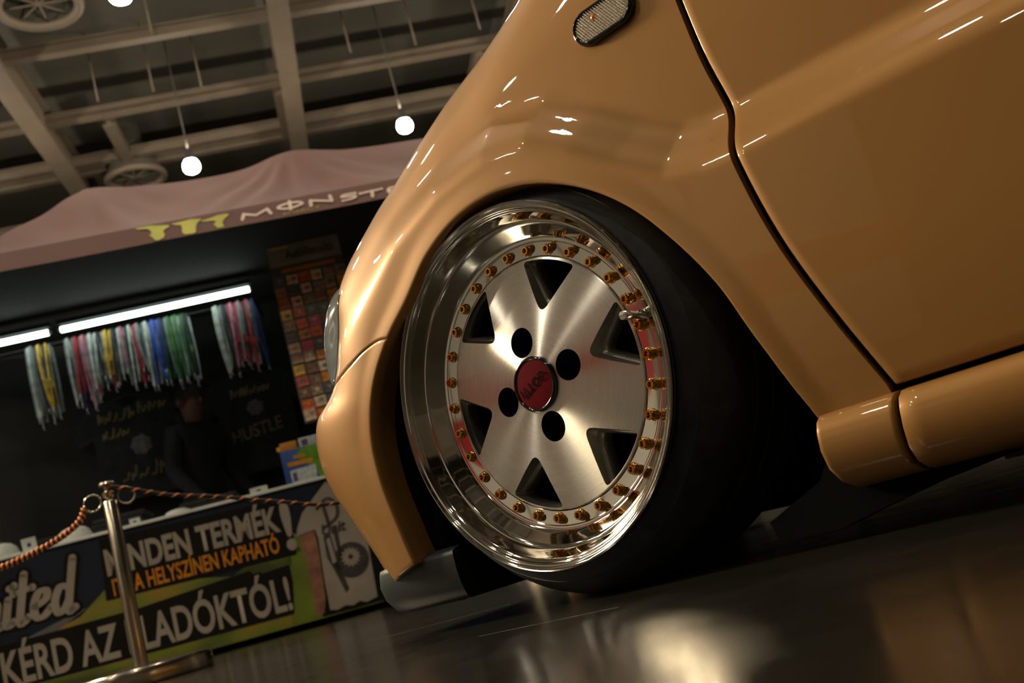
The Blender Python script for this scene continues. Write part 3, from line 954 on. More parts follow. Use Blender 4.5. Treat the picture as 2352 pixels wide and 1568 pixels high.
# colourful carton
carton = counter_thing("product_carton", -.165, 5.33)
BLUEP = mat("carton_blue", (0.02, 0.07, 0.26), rough=.35, var=.25, scale=15)
GREENP = mat("carton_green", (0.10, 0.24, 0.02), rough=.35, var=.35, scale=14)
ORP = mat("carton_orange", (0.50, 0.20, 0.015), rough=.4, var=.15, scale=20)
PALE = mat("carton_pale_print", (0.40, 0.44, 0.46), rough=.4, var=.3, scale=50)
PURP = mat("carton_purple", (0.08, 0.05, 0.16), rough=.4)
box("carton_body", -.105, .16, 0, .09, 0, .185, BLUEP, carton, bevel=.002)
flat_print("carton_green_field", [(-.015, .125), (-.03, .145), (.0, .184), (.159, .184), (.159, .002), (.07, .002), (.05, .06)], -.0012, GREENP, carton)
for z0, z1, x0, x1 in ((.135, .152, -.045, .015), (.100, .122, -.080, .045)):
    flat_print("carton_orange_strip", [(x0, z0), (x1, z0 - .002), (x1, z1 - .002), (x0, z1)], -.0022, ORP, carton)
flat_print("carton_picture", [(-.075, .015), (.05, .015), (.055, .085), (-.075, .080)], -.0022, PALE, carton)
flat_print("carton_purple_patch", [(-.066, .022), (-.045, .022), (-.045, .065), (-.066, .065)], -.0032, PURP, carton)
tag(carton, "blue and green printed carton standing on the counter beside the golden bumper", "box")
hc = hall_empty("product_packet", -.215, 5.36, .872)
box("packet_body", -.05, .035, 0, .03, 0, .045, ORP, hc, bevel=.003)
box("packet_tip", -.068, -.046, .006, .02, .008, .03, mat("packet_yellow", (.6, .33, .03), rough=.4), hc, bevel=.004)
tag(hc, "small orange packet lying on top of the blue carton", "packet")
hc = hall_empty("product_packet", -.08, 5.36, .872)
box("packet_body", -.09, .08, 0, .04, 0, .05, PALE, hc, bevel=.003)
flat_print("packet_purple_patch", [(-.075, .008), (-.045, .008), (-.045, .040), (-.075, .040)], -.0008, PURP, hc)
tag(hc, "pale packet with purple patch on top of the green carton side", "packet")
# price cards, white bundles and dark folded stock along the counter
def price_card(a, w, h, label, tilt=.25):
    t = counter_thing("price_card", a, 5.235)
    o = box("card_face", -w / 2, w / 2, -.001, .001, 0, h, WHITEPL, t); o.rotation_euler = (tilt, 0, 0)
    flat_print("card_mark", [(-w * .12, h * .3), (w * .14, h * .36), (w * .08, h * .66), (-w * .16, h * .58)], -.0024, PURP, t).rotation_euler = (tilt, 0, 0)
    tag(t, label, "card", "price cards on the counter edge")
price_card(-1.47, .065, .062, "white price card at the counter edge left of the rope")
price_card(-.99, .05, .03, "small white card right behind the barrier post top")
price_card(-.40, .085, .03, "flat white card behind the tight rope near the carton")
def bundle(a, w, h, label):
    t = counter_thing("white_bundle", a, 5.24)
    V, Fc = [], []
    pr = [(1, 0), (.98, .3), (.85, .65), (.6, .88), (.3, .98), (.001, 1)]
    for r, z in pr:
        for k in range(28):
            q = 2 * math.pi * k / 28
            V.append((r * w / 2 * math.cos(q), .06 + r * .06 * math.sin(q), z * h))
    for i in range(len(pr) - 1):
        for k in range(28):
            Fc.append((i * 28 + k, i * 28 + (k + 1) % 28, (i + 1) * 28 + (k + 1) % 28, (i + 1) * 28 + k))
    link("bundle_shell", mesh("bundle_shell", V, Fc), WHITEPL, t)
    V2, F2 = lathe([(.54 * w, 0), (.54 * w, .004), (.5 * w, .006)], 28)
    V2 = [(x, .06 + y * .15 / w, z) for x, y, z in V2]
    link("bundle_brim", mesh("bundle_brim", V2, F2), WHITEPL, t)
    tag(t, label, "cap", "white caps on the counter")
bundle(-1.62, .17, .075, "white rounded cap on the counter cut by the left photo edge")
bundle(-1.285, .17, .07, "white rounded cap on the counter behind the slack rope")
bundle(-.80, .13, .03, "flat white cap lying right of the barrier post")
DARKCLOTH = mat("dark_cloth", (0.020, 0.020, 0.022), rough=.9, var=.4, scale=30, bump=.3)
def folded(a, b, w, n, label):
    t = counter_thing("folded_shirts", a, b)
    for k in range(n):
        o = box("folded_layer", -w / 2 + .01 * (k % 2), w / 2 - .008 * (k % 3), 0, .26, .022 * k, .022 * k + .021, DARKCLOTH, t, bevel=.009)
    tag(t, label, "shirts", "dark folded shirts on the counter")
folded(-1.10, 5.40, .26, 4, "pile of dark folded shirts just left of the barrier post")
folded(-.66, 5.42, .30, 3, "pile of dark folded shirts right of the barrier post")
folded(-1.45, 5.42, .24, 3, "pile of dark folded shirts behind the left price card")

# ------------------------------------------------------------------ canopy tent
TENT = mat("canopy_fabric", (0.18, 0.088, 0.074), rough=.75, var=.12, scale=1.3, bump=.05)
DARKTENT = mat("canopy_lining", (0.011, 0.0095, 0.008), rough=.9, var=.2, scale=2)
LIME = mat("print_lime", (0.60, 0.58, 0.10), rough=.6, var=.15, scale=6)
PINKW = mat("print_pale", (0.95, 0.74, 0.62), rough=.6, var=.08, scale=6)
tent = hall_empty("canopy_tent", -.2, 5.0, 0)
tag(tent, "reddish brown canopy tent with a lime claw mark and pale lettering", "tent")
def tx(a): return a + .2
EZ = lambda a: 1.94 - .014 * (a + .5)          # hem height
# roof: from the eave up to a ridge with two peaks
ridge = pchip([(-3.2, 2.04), (-2.4, 2.16), (-1.9, 2.42), (-1.139, 2.935), (-.85, 2.895), (-.5, 2.86), (-.15, 2.865), (.139, 2.925), (.5, 2.865), (1.0, 2.835), (2.2, 2.85), (3.4, 2.2)])
VH = .12                                        # height of the valance
AF0, AF1, AR0, AR1 = -1.45, 3.4, -1.139, 3.2     # front edge and ridge extents
rows = 22; colsT = np.linspace(0, 1, 170)
Gt = []
for t in colsT:
    af = AF0 + (AF1 - AF0) * t; ar = AR0 + (AR1 - AR0) * t
    zr = float(ridge(ar)); ze = EZ(af) + VH
    col_ = []
    for i in range(rows + 1):
        u = i / rows
        a = af + (ar - af) * u
        b = 5.0 + 1.4 * u
        z = ze + (zr - ze) * u - .09 * math.sin(math.pi * u) * (1 - math.exp(-((ar - AR0) / .2) ** 2))
        fold = 0
        for pk in (-1.139, .139):
            q = math.atan2(a - pk, 1.08 - u)
            fold += .012 * math.sin(q * 17) * u * (1 - u) * 4 * math.exp(-((a - pk) / .55) ** 2)
        sagw = .014 * math.sin(a * 9 + 6 * u) * math.sin(math.pi * u)
        col_.append((tx(a), b - 5.0, z + fold + sagw))
    Gt.append(col_)
link("canopy_roof", grid_mesh("canopy_roof", np.array(Gt)), TENT, tent)
# left side slope and back slope close the roof behind the hip and the ridge
ze0 = EZ(AF0) + VH
side = [[(tx(AF0 + (AR0 - AF0) * u), 1.4 * u + v * 2.8 * (1 - u), ze0 + (2.935 - ze0) * u) for v in (0, .5, 1)] for u in np.linspace(0, 1, 8)]
link("canopy_side_slope", grid_mesh("canopy_side_slope", np.array(side)), TENT, tent)
Gt2 = [[(tx(a), 1.4 + 1.4 * u, float(ridge(a)) + (2.15 - float(ridge(a))) * u) for u in (0, .5, 1)] for a in np.linspace(AR0, AR1, 40)]
link("canopy_back_slope", grid_mesh("canopy_back_slope", np.array(Gt2)), TENT, tent)
# valance with soft waves
Gv = [[(tx(a), -.075 * (1 - u) + .004 * math.sin(a * 5.0) * (1 - u), EZ(a) + VH * u) for u in (0, .03, .3, .6, 1)] for a in np.linspace(AF0, AF1, 150)]
link("valance", grid_mesh("valance", np.array(Gv)), TENT, tent)
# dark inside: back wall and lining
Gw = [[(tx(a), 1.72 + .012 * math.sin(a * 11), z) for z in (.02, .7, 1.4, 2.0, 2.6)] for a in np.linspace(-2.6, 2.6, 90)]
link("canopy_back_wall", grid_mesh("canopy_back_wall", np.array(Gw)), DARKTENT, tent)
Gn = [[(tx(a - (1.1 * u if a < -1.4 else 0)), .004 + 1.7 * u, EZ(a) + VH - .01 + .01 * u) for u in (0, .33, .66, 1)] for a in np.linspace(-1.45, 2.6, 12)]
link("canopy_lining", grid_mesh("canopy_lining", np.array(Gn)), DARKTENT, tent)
for a, b in ((-1.70, 5.52), (2.5, 5.1)):
    box("canopy_leg", tx(a) - .022, tx(a) + .022, b - 5.022, b - 4.978, 0, 2.12, mat("tent_leg", (.10, .095, .085), rough=.5), tent, bevel=.004)
# claw mark: three ragged drips hanging from thin shoulders
def tprint(name, pts, m, y=-.014):
    return flat_print(name, [(tx(a), z) for a, z in pts], y, m, tent)
for pts in ([(-.684, 2.054), (-.616, 2.053), (-.527, 2.033), (-.523, 2.023), (-.548, 2.008), (-.555, 1.997), (-.549, 1.975), (-.555, 1.958), (-.579, 1.945), (-.597, 1.951), (-.607, 1.970), (-.622, 1.991), (-.609, 2.003), (-.616, 2.023), (-.628, 2.035), (-.667, 2.042)],
            [(-.515, 2.037), (-.465, 2.039), (-.420, 2.043), (-.372, 2.032), (-.373, 2.026), (-.394, 2.006), (-.401, 1.984), (-.404, 1.954), (-.417, 1.945), (-.455, 1.950), (-.468, 1.966), (-.466, 1.992), (-.469, 2.017), (-.490, 2.022)],
            [(-.375, 2.017), (-.323, 2.024), (-.294, 2.033), (-.246, 2.032), (-.237, 2.021), (-.261, 2.001), (-.274, 1.980), (-.269, 1.948), (-.300, 1.949), (-.316, 1.977), (-.302, 1.992), (-.316, 2.004), (-.360, 2.008)]):
    tprint("claw_mark", pts[::-1], LIME)
# pale brush letters
def letter(strokes, a0, z0, w, h, wd=.012):
    vfs = [stroke([(tx(a0 + px * w), z0 + pz * h) for px, pz in s], wd, -.014 - .00005 * k, PINKW, "", None) for k, s in enumerate(strokes)]
    V, Fc = merge(*vfs)
    o = link("valance_letter", mesh("valance_letter", V, Fc), PINKW, tent, smooth=False)
lt = dict(
    M=[[(0, 0), (.08, .9)], [(.08, .9), (.45, .35), (.5, .32)], [(.5, .32), (.9, 1)], [(.9, 1), (1, .1)]],
    O=[[(.5, 1), (.15, .8), (.02, .45), (.25, .1), (.6, .05), (.95, .4), (.85, .8), (.5, 1)], [(.5, 1.25), (.48, -.22)]],
    N=[[(0, 0), (.03, .85)], [(.03, .9), (.95, .08)], [(.95, .1), (.93, 1.1)]],
    S=[[(.95, .95), (.3, 1), (.1, .7), (.5, .58), (.9, .45), (.75, .1), (.1, .02)]],
    T=[[(0, .95), (1, 1.02)], [(.55, 1), (.5, 0)]],
    E=[[(.9, 1), (.1, .95), (.1, .05), (.95, 0)], [(.1, .5), (.75, .52)]],
    R=[[(.1, 0), (.1, 1)], [(.1, 1), (.8, .9), (.75, .55), (.1, .5)], [(.3, .5), (.95, 0)]])
for ch, a0, w, dz in (("M", -.178, .140, .004), ("O", 0.0, .125, .016), ("N", .160, .110, .006), ("S", .31, .080, -.006), ("T", .41, .11, -.016), ("E", .55, .09, -.02), ("R", .67, .09, -.022)):
    letter(lt[ch], a0, 1.967 + dz, w, .038, .0088)
# the prints lie on the slanted valance
bpy.context.view_layer.update()
for o in list(tent.children):
    if o.name.startswith(("claw_mark", "valance_letter")):
        for v in o.data.vertices:
            v.co.y += .012 - .075 * (1 - (v.co.z - EZ(v.co.x - .2)) / VH) - .004
# small lime second line, just above the hem
place_text("valance_small_lettering", "ENERGY", tent, LIME, tx(.02), tx(.20), 1.944, 1.957, -.0795, bold=.01)

# ------------------------------------------------------------------ tubes
TUBE_EMIT = emission("tube_glow", (0.86, 1.0, 0.90), TUBE_STRENGTH)
def light_tube(a0, a1, label):
    t = hall_empty("light_tube", (a0 + a1) / 2, 6.0, 1.950)
    L = (a1 - a0) / 2
    V, Fc = tube([(-L + .015, 0, 0), (L - .015, 0, 0)], .0165, 16)
    link("tube_glass", mesh("tube_glass", V, Fc), TUBE_EMIT, t, auto=60)
    for s in (-1, 1):
        V, Fc = tube([(s * (L - .015), 0, 0), (s * L, 0, 0)], [.016, .010], 16)
        link("tube_end", mesh("tube_end", V, Fc), WHITEPL, t)
    box("tube_batten", -L, L, -.015, .03, .030, .055, LIPMAT, t)
    tag(t, label, "tube light", "tube lights under the canopy")
light_tube(-1.343, -.252, "long glowing tube light above the coloured lanyards")
light_tube(-2.44, -1.380, "glowing tube light cut by the left photo edge")

# ------------------------------------------------------------------ lanyards on a rail
rail = hall_empty("lanyard_rail", -.9, 6.15, 1.925)
V, Fc = tube([(-1.1, 0, 0), (.75, 0, 0)], .008, 8)
link("rail_bar", mesh("rail_bar", V, Fc), BLACK, rail)
for x in (-1.0, -.2, .65):
    link("rail_bracket", mesh("rail_bracket", *tube([(x, 0, 0), (x, .5, .02)], .006, 6)), BLACK, rail)
tag(rail, "thin black rail carrying the hanging lanyards", "rail")
CLIP = mat("clip_metal", (.5, .5, .5), rough=.3, metal=1)
lan_cols = {
    "white": (.46, .52, .49), "grey": (.20, .235, .235), "black": (.016, .018, .02), "yellow": (.55, .36, .04), "red": (.38, .03, .05),
    "pink": (.42, .17, .24), "blue": (.03, .09, .44), "navy": (.02, .03, .14), "green": (.03, .16, .06), "lime": (.14, .36, .05)}
lan_mats = {k: mat("strap_" + k, v, rough=.55, var=.35, scale=22) for k, v in lan_cols.items()}
seq = [(-1.560, "grey"), (-1.548, "white"), (-1.535, "grey"), (-1.522, "grey"), (-1.508, "black"), (-1.494, "yellow"), (-1.482, "grey"), (-1.468, "black"), (-1.452, "yellow"), (-1.438, "grey"),
       (-1.345, "grey"), (-1.333, "white"), (-1.320, "navy"), (-1.305, "grey"), (-1.290, "red"), (-1.277, "black"), (-1.262, "pink"), (-1.248, "pink"), (-1.236, "white"), (-1.222, "pink"),
       (-1.208, "white"), (-1.194, "grey"), (-1.180, "white"), (-1.165, "black"), (-1.152, "white"), (-1.138, "grey"), (-1.122, "yellow"), (-1.108, "red"), (-1.096, "yellow"), (-1.080, "black"),
       (-1.066, "grey"), (-1.050, "white"), (-1.036, "pink"), (-1.020, "grey"), (-1.004, "black"), (-.988, "white"), (-.972, "red"), (-.958, "red"), (-.942, "grey"), (-.926, "black"),
       (-.910, "grey"), (-.894, "white"), (-.880, "navy"), (-.866, "blue"), (-.852, "blue"), (-.840, "white"), (-.826, "blue"), (-.810, "navy"), (-.795, "green"), (-.780, "grey"),
       (-.764, "green"), (-.750, "lime"), (-.736, "grey"), (-.720, "green"), (-.705, "lime"), (-.690, "green"), (-.674, "black"), (-.660, "green"),
       (-.500, "white"), (-.486, "white"), (-.473, "white"), (-.460, "grey"), (-.446, "black"), (-.430, "grey"), (-.414, "red"), (-.400, "pink"), (-.386, "black"), (-.370, "red"),
       (-.354, "grey"), (-.338, "red"), (-.322, "black"), (-.306, "red"), (-.290, "black"), (-.274, "navy")]
where = {}
for a, c in seq:
    where.setdefault(c, []).append(a)
def ribbon(name, pts, w, m, parent, th=.0012):
    V, Fc = [], []
    for (x, y, z) in pts:
        V += [(x - w / 2, y, z), (x + w / 2, y, z), (x + w / 2, y + th, z), (x - w / 2, y + th, z)]
    for i in range(len(pts) - 1):
        o, p = 4 * i, 4 * i + 4
        for k in range(4):
            Fc.append((o + k, o + (k + 1) % 4, p + (k + 1) % 4, p + k))
    Fc += [(3, 2, 1, 0), tuple(range(4 * len(pts) - 4, 4 * len(pts)))]
    return link(name, mesh(name, V, Fc), m, parent, smooth=False)
rl = random.Random(11)
for i, (a, c) in enumerate(seq):
    t = hall_empty("lanyard", a, 6.15 - .012 * (i % 3), 1.925)
    Ln = .30 + .12 * rl.random() + (.06 if a < -1.42 else 0) - (.06 if -1.2 < a < -.9 else 0)
    sw = (rl.random() - .5) * .05; w = .011 + .006 * rl.random()
    m = lan_mats[c]
    p1 = [(0, .010, -.0), (0, .0, .010), (-.003, -.010, .0)] + [(-.003 + sw * u * u - .006 * math.sin(3 * u), -.012, -Ln * u) for u in (.15, .35, .55, .75, .9, 1)]
    ribbon("strap", p1, w, m, t)
    p2 = [(.004 + sw * .6 * u + .008 * math.sin(2.5 * u), .012, -Ln * u * .97) for u in (0, .2, .4, .6, .8, 1)]
    ribbon("strap", p2, w, lan_mats["white"] if c in ("red", "blue", "green") and i % 2 else m, t)
    V, Fc = tube([(sw - .004, -.010, -Ln), (sw - .004, -.008, -Ln - .02), (sw + .002, -.004, -Ln - .034), (sw - .008, -.004, -Ln - .028), (sw - .006, -.008, -Ln - .012)], .0022, 5)
    link("clip", mesh("clip", V, Fc), CLIP, t)
    if c in ("yellow", "lime") or (c == "red" and a > -.45):
        flat_print("tag_card", [(sw - .018, -Ln * .62 - .02), (sw + .02, -Ln * .62 - .022), (sw + .02, -Ln * .62 + .022), (sw - .018, -Ln * .62 + .02)], -.016, m, t)
    nb = [x for x in (seq[i - 1][1] if i else None, seq[i + 1][1] if i + 1 < len(seq) else None) if x]
    side = "left of the tube gap" if a < -1.40 else ("in the long middle bunch" if a < -.62 else "in the right bunch by the card board")
    mates = [x for x in where[c] if (x < -1.40) == (a < -1.40) and (x < -.62) == (a < -.62)]
    rank = ("first", "second", "third", "fourth", "fifth", "sixth", "seventh", "eighth", "ninth", "tenth")[mates.index(a)]
    tag(t, (f"{rank} {c} lanyard from the left {side}" if len(mates) > 1 else f"only {c} lanyard hanging {side}"), "lanyard", f"{c} lanyards {side}")

# ------------------------------------------------------------------ board of air-freshener cards
board = hall_empty("card_board", -.119, 5.5, 1.012)
BOARD = mat("board_grey", (.10, .09, .08), rough=.5)
BH, BW = .992, .40
box("board_panel", 0, BW, 0, .012, 0, BH, BOARD, board)
box("board_header", .004, BW - .004, -.004, 0, BH - .125, BH - .01, mat("header_grey", (.26, .25, .21), rough=.5, var=.2, scale=10), board)
place_text("header_lettering", "Autóillatosító", board, PBLACK, .10, BW - .04, BH - .092, BH - .045, -.0055, bold=.008)
flat_print("header_lime_strip", [(.02, BH - .03), (.12, BH - .03), (.12, BH - .018), (.02, BH - .018)], -.0055, LIME, board)
flat_print("header_orange_strip", [(.06, BH - .165), (BW - .05, BH - .165), (BW - .05, BH - .145), (.06, BH - .145)], -.002, ORANGE, board)
card_cols = [(.30, .055, .02), (.28, .10, .02), (.20, .13, .08), (.26, .03, .06), (.05, .055, .05), (.14, .10, .06), (.34, .16, .02), (.09, .05, .035), (.30, .22, .16), (.04, .06, .09), (.22, .05, .03), (.12, .11, .09)]
card_m = [mat("card_colour_%d" % i, tuple(min(.9, 2.3 * q) for q in c), rough=.35, var=.5, scale=60) for i, c in enumerate(card_cols)]
rc = random.Random(5)
ncx, ncz = 6, 13
cw, ch_ = BW / ncx, (BH - .18) / ncz
for j in range(ncz):
    for i in range(ncx):
        x0 = i * cw + .004 + .006 * rc.random(); z0 = j * ch_ + .004 + .006 * rc.random()
        w, h = cw * (.80 + .12 * rc.random()), ch_ * (.80 + .12 * rc.random())
        lift = .003 + .008 * rc.random()
        o = box("freshener_card", 0, w, -lift, 0, 0, h, rc.choice(card_m), board)
        o.location = (x0, -.0005, z0); o.rotation_euler = (0, (rc.random() - .5) * .12, 0)
        # printed motif on the card: a smaller patch
        k = rc.random()
        x1, z1 = w * (.18 + .2 * rc.random()), h * (.15 + .3 * rc.random())
        V, Fc = prism([(x1 + w * .28 * (1 + math.cos(q) * .9), z1 + h * .24 * (1 + math.sin(q) * .9)) for q in np.linspace(0, 2 * math.pi, 9)[:-1]], -lift - .0012, -lift - .0004)
        link("card_motif", mesh("card_motif", V, Fc), rc.choice(card_m), o, smooth=False)
tag(board, "tall hanging board of colourful air-freshener cards next to the golden fender", "display board")

# ------------------------------------------------------------------ printed dark shirts on the back wall and a person behind the counter
SHIRTK = mat("black_cotton", (.014, .016, .020), rough=.95, var=.35, scale=18, bump=.3)
OCHRE = mat("print_ochre", (.16, .13, .045), rough=.8, var=.3, scale=30)
GREYP = mat("print_ash", (.10, .10, .095), rough=.8, var=.3, scale=30)
def hung_shirt(a, z, w, h, label):
    t = hall_empty("t_shirt", a, 6.62, z)
    P = [(-w * .5, -h), (w * .5, -h), (w * .5, -h * .34), (w * .68, -h * .40), (w * .80, -h * .22), (w * .46, 0), (w * .16, .0), (w * .08, -.04), (-w * .08, -.04), (-w * .16, 0), (-w * .46, 0), (-w * .80, -h * .22), (-w * .68, -h * .40), (-w * .5, -h * .34)]
    V, Fc = prism(P, 0, .02)
    link("shirt_cloth", mesh("shirt_cloth", V, Fc), SHIRTK, t, smooth=False)
    V, Fc = tube([(-w * .4, .01, -.02), (0, .01, .03), (w * .4, .01, -.02)], .006, 6)
    link("shirt_hanger", mesh("shirt_hanger", V, Fc), BLACK, t)
    tag(t, label, "shirt", "dark printed shirts on the stall wall")
    return t
s1 = hung_shirt(-1.17, 1.62, .46, .62, "dark shirt with ochre scrawled print above the barrier post")
s2_ = hung_shirt(-.42, 1.60, .46, .62, "dark shirt with ochre print ending in HUSTLE beside the card board")
rs = random.Random(2)
def scrawl(parent, x0, x1, z, h, seed):
    r = random.Random(seed); x = x0; strokes = []
    while x < x1:
        w = h * (.35 + .35 * r.random())
        strokes.append([(x, z), (x + w * .2, z + h * r.random()), (x + w * .6, z + h * .2 * r.random()), (x + w, z + h * (.4 + .6 * r.random()))])
        x += w * 1.35
    V, Fc = merge(*[stroke(s, .006, -.002 - .0001 * k, OCHRE, "", None) for k, s in enumerate(strokes)])
    link("scrawled_print", mesh("scrawled_print", V, Fc), OCHRE, parent, smooth=False)
scrawl(s1, -.18, .02, -.12, .07, 1); scrawl(s1, .06, .2, -.10, .07, 2); scrawl(s1, -.17, -.03, -.22, .06, 3)
scrawl(s1, -.10, .14, -.50, .09, 4)
flat_print("grey_motif", ring_poly(.04, -.30, .055, 14, .012), -.003, GREYP, s1)
scrawl(s2_, -.13, .10, -.13, .06, 6)
flat_print("grey_motif", ring_poly(.0, -.22, .045, 14, .01), -.003, GREYP, s2_)
place_text("lettering", "HUSTLE", s2_, OCHRE, -.17, .14, -.42, -.34, -.003, bold=.01, slope=.12)

# person in dark clothes behind the counter
def skin_body(name, joints, edges, material, parent, sub=2, root=0):
    me = bpy.data.meshes.new(name)
    me.from_pydata([j[0] for j in joints], edges, [])
    o = bpy.data.objects.new(name, me); COL.objects.link(o)
    sk = o.modifiers.new("skin", 'SKIN'); sk.use_smooth_shade = True
    for i, j in enumerate(joints):
        r = j[1]; me.skin_vertices[0].data[i].radius = r if isinstance(r, tuple) else (r, r)
        me.skin_vertices[0].data[i].use_root = (i == root)
    sb = o.modifiers.new("sub", 'SUBSURF'); sb.levels = sub; sb.render_levels = sub
    dgx = bpy.context.evaluated_depsgraph_get()
    m2 = bpy.data.meshes.new_from_object(o.evaluated_get(dgx))
    bpy.data.objects.remove(o); m2.name = name
    return link(name, m2, material, parent)
person = hall_empty("person", -.78, 6.38, 0)
person.scale = (.95, .95, .95)
person.rotation_euler = (0, 0, HA + math.radians(50))
NAVYC = mat("navy_cloth", (.005, .006, .008), rough=.95, var=.3, scale=25, bump=.2)
SKINM = mat("dim_skin", (.13, .06, .04), rough=.55, var=.15, scale=20)
HAIR = mat("dark_hair", (.012, .009, .007), rough=.7, var=.3, scale=60)
J = [((0, 0, .86), (.15, .11)), ((0, 0, 1.02), (.14, .10)), ((0, -.01, 1.18), (.16, .11)), ((0, -.01, 1.32), (.15, .10)), ((0, -.012, 1.385), (.07, .06)),
     ((.17, -.01, 1.335), .062), ((.225, .0, 1.10), .050), ((.20, -.17, .90), .040), ((.17, -.27, .83), .034),
     ((-.17, -.01, 1.335), .062), ((-.225, .01, 1.10), .050), ((-.20, -.15, .90), .040), ((-.17, -.26, .83), .034),
     ((.09, 0, .80), .10), ((.10, -.01, .45), .075), ((.10, .01, .10), .055), ((-.09, 0, .80), .10), ((-.10, -.01, .45), .075), ((-.10, .01, .10), .055),
     ((.10, -.12, .04), .04), ((-.10, -.12, .04), .04)]
Ed = [(0, 1), (1, 2), (2, 3), (3, 4), (3, 5), (5, 6), (6, 7), (7, 8), (3, 9), (9, 10), (10, 11), (11, 12), (0, 13), (13, 14), (14, 15), (0, 16), (16, 17), (17, 18), (15, 19), (18, 20)]
skin_body("clothed_body", J, Ed, NAVYC, person)
HJ = [((0, -.012, 1.37), .052), ((0, -.015, 1.43), .055), ((0, -.02, 1.50), (.075, .088)), ((0, -.02, 1.57), (.074, .09)), ((0, -.01, 1.62), (.05, .06))]
hd = skin_body("head", HJ, [(0, 1), (1, 2), (2, 3), (3, 4)], SKINM, person)
V, Fc = tube([(0, -.10, 1.545), (0, -.118, 1.515), (0, -.105, 1.505)], [.008, .014, .010], 8); link("nose", mesh("nose", V, Fc), SKINM, hd)
for s in (-1, 1):
    V, Fc = tube([(s * .075, -.01, 1.555), (s * .085, -.004, 1.53), (s * .076, -.012, 1.50)], [.008, .014, .008], 8); link("ear", mesh("ear", V, Fc), SKINM, hd)
    V, Fc = lathe([(.0005, .010), (.007, .007), (.010, 0)], 12); e = link("eye", mesh("eye", V, Fc), mat("eye_dark", (.05, .04, .035), rough=.2), hd); e.location = (s * .03, -.092, 1.545); e.rotation_euler = (math.pi / 2, 0, 0)
V, Fc = tube([(-.025, -.098, 1.475), (0, -.106, 1.473), (.025, -.098, 1.475)], [.003, .006, .003], 8); link("mouth", mesh("mouth", V, Fc), mat("lip_dim", (.16, .05, .04), rough=.5), hd)
Vh, Fh = [], []
for i in range(9):
    ph = math.pi / 2 * i / 8
    for k in range(24):
        q = 2 * math.pi * k / 24
        low = 1.545 if math.sin(q) < -.3 else 1.50
        Vh.append((.088 * math.sin(ph + .02) * math.cos(q), -.012 + .102 * math.sin(ph + .02) * math.sin(q), low + (1.665 - low) * math.cos(ph)))
for i in range(8):
    for k in range(24):
        Fh.append((i * 24 + k, i * 24 + (k + 1) % 24, (i + 1) * 24 + (k + 1) % 24, (i + 1) * 24 + k))
link("hair", mesh("hair", Vh, Fh), HAIR, person)
for s, base in ((1, Vector((.17, -.27, .83))), (-1, Vector((-.17, -.26, .83)))):
    pj = [(tuple(base), .030), (tuple(base + Vector((-s * .01, -.05, -.03))), (.040, .016)), (tuple(base + Vector((-s * .012, -.085, -.05))), (.040, .013))]
    ed = [(0, 1), (1, 2)]
    for f, (dx, ln) in enumerate(((-.03, .055), (-.01, .066), (.011, .062), (.031, .048))):
        k = len(pj); b0 = base + Vector((-s * .012 + dx, -.095, -.056))
        pj += [(tuple(b0), .0095), (tuple(b0 + Vector((dx * .1, -ln * .6, -.022))), .0088), (tuple(b0 + Vector((dx * .12, -ln * .9, -.052))), .0075)]
        ed += [(2, k), (k, k + 1), (k + 1, k + 2)]
    k = len(pj); b0 = base + Vector((-s * .045, -.04, -.03))
    pj += [(tuple(b0), .012), (tuple(b0 + Vector((-s * .022, -.035, -.02))), .0095)]
    ed += [(1, k), (k, k + 1)]
    skin_body("hand", pj, ed, SKINM, person, sub=1)
tag(person, "person in dark clothes standing behind the counter below the lanyards", "person")

# ------------------------------------------------------------------ rope barrier
def barrier_post(a, b, label):
    t = hall_empty("barrier_post", a, b, 0)
    base = [(.002, 0), (.192, 0), (.194, .004), (.194, .044), (.190, .049), (.180, .051), (.06, .054), (.03, .058), (.002, .058)]
    link("post_base", lathe_mesh("post_base", base, 64, flip=False), STEEL, t, auto=40)
    link("post_tube", lathe_mesh("post_tube", [(.0205, .05), (.0205, .528), (.0185, .531), (.012, .532)], 32), STEEL, t, auto=40)
    link("post_cap", lathe_mesh("post_cap", [(.010, .528), (.010, .540), (.017, .543), (.0175, .556), (.010, .560), (.010, .572), (.022, .575), (.0235, .581), (.020, .587), (.002, .589)], 32), STEEL, t, auto=40)
    for s in (-1, 1):
        pts = [(s * (.048 + .024 * math.cos(q)), 0, .536 + .024 * math.sin(q)) for q in np.linspace(0, 2 * math.pi, 25)]
        V, Fc = tube(pts, .0028, 8)
        link("rope_ring", mesh("rope_ring", V, Fc), STEEL, t)
    tag(t, label, "barrier post", "steel rope barrier posts")
    return t
PA = (-.663, 3.2)
barrier_post(*PA, "short polished steel barrier post standing before the banner")
barrier_post(-1.5, 2.75, "steel barrier post outside the picture, end of the slack rope")
barrier_post(.62, 3.35, "steel barrier post hidden behind the golden car")
ROPEB = mat("rope_black", (.020, .014, .011), rough=.8, var=.3, scale=200)
ROPEO = mat("rope_orange", (.75, .22, .05), rough=.5, var=.2, scale=100)
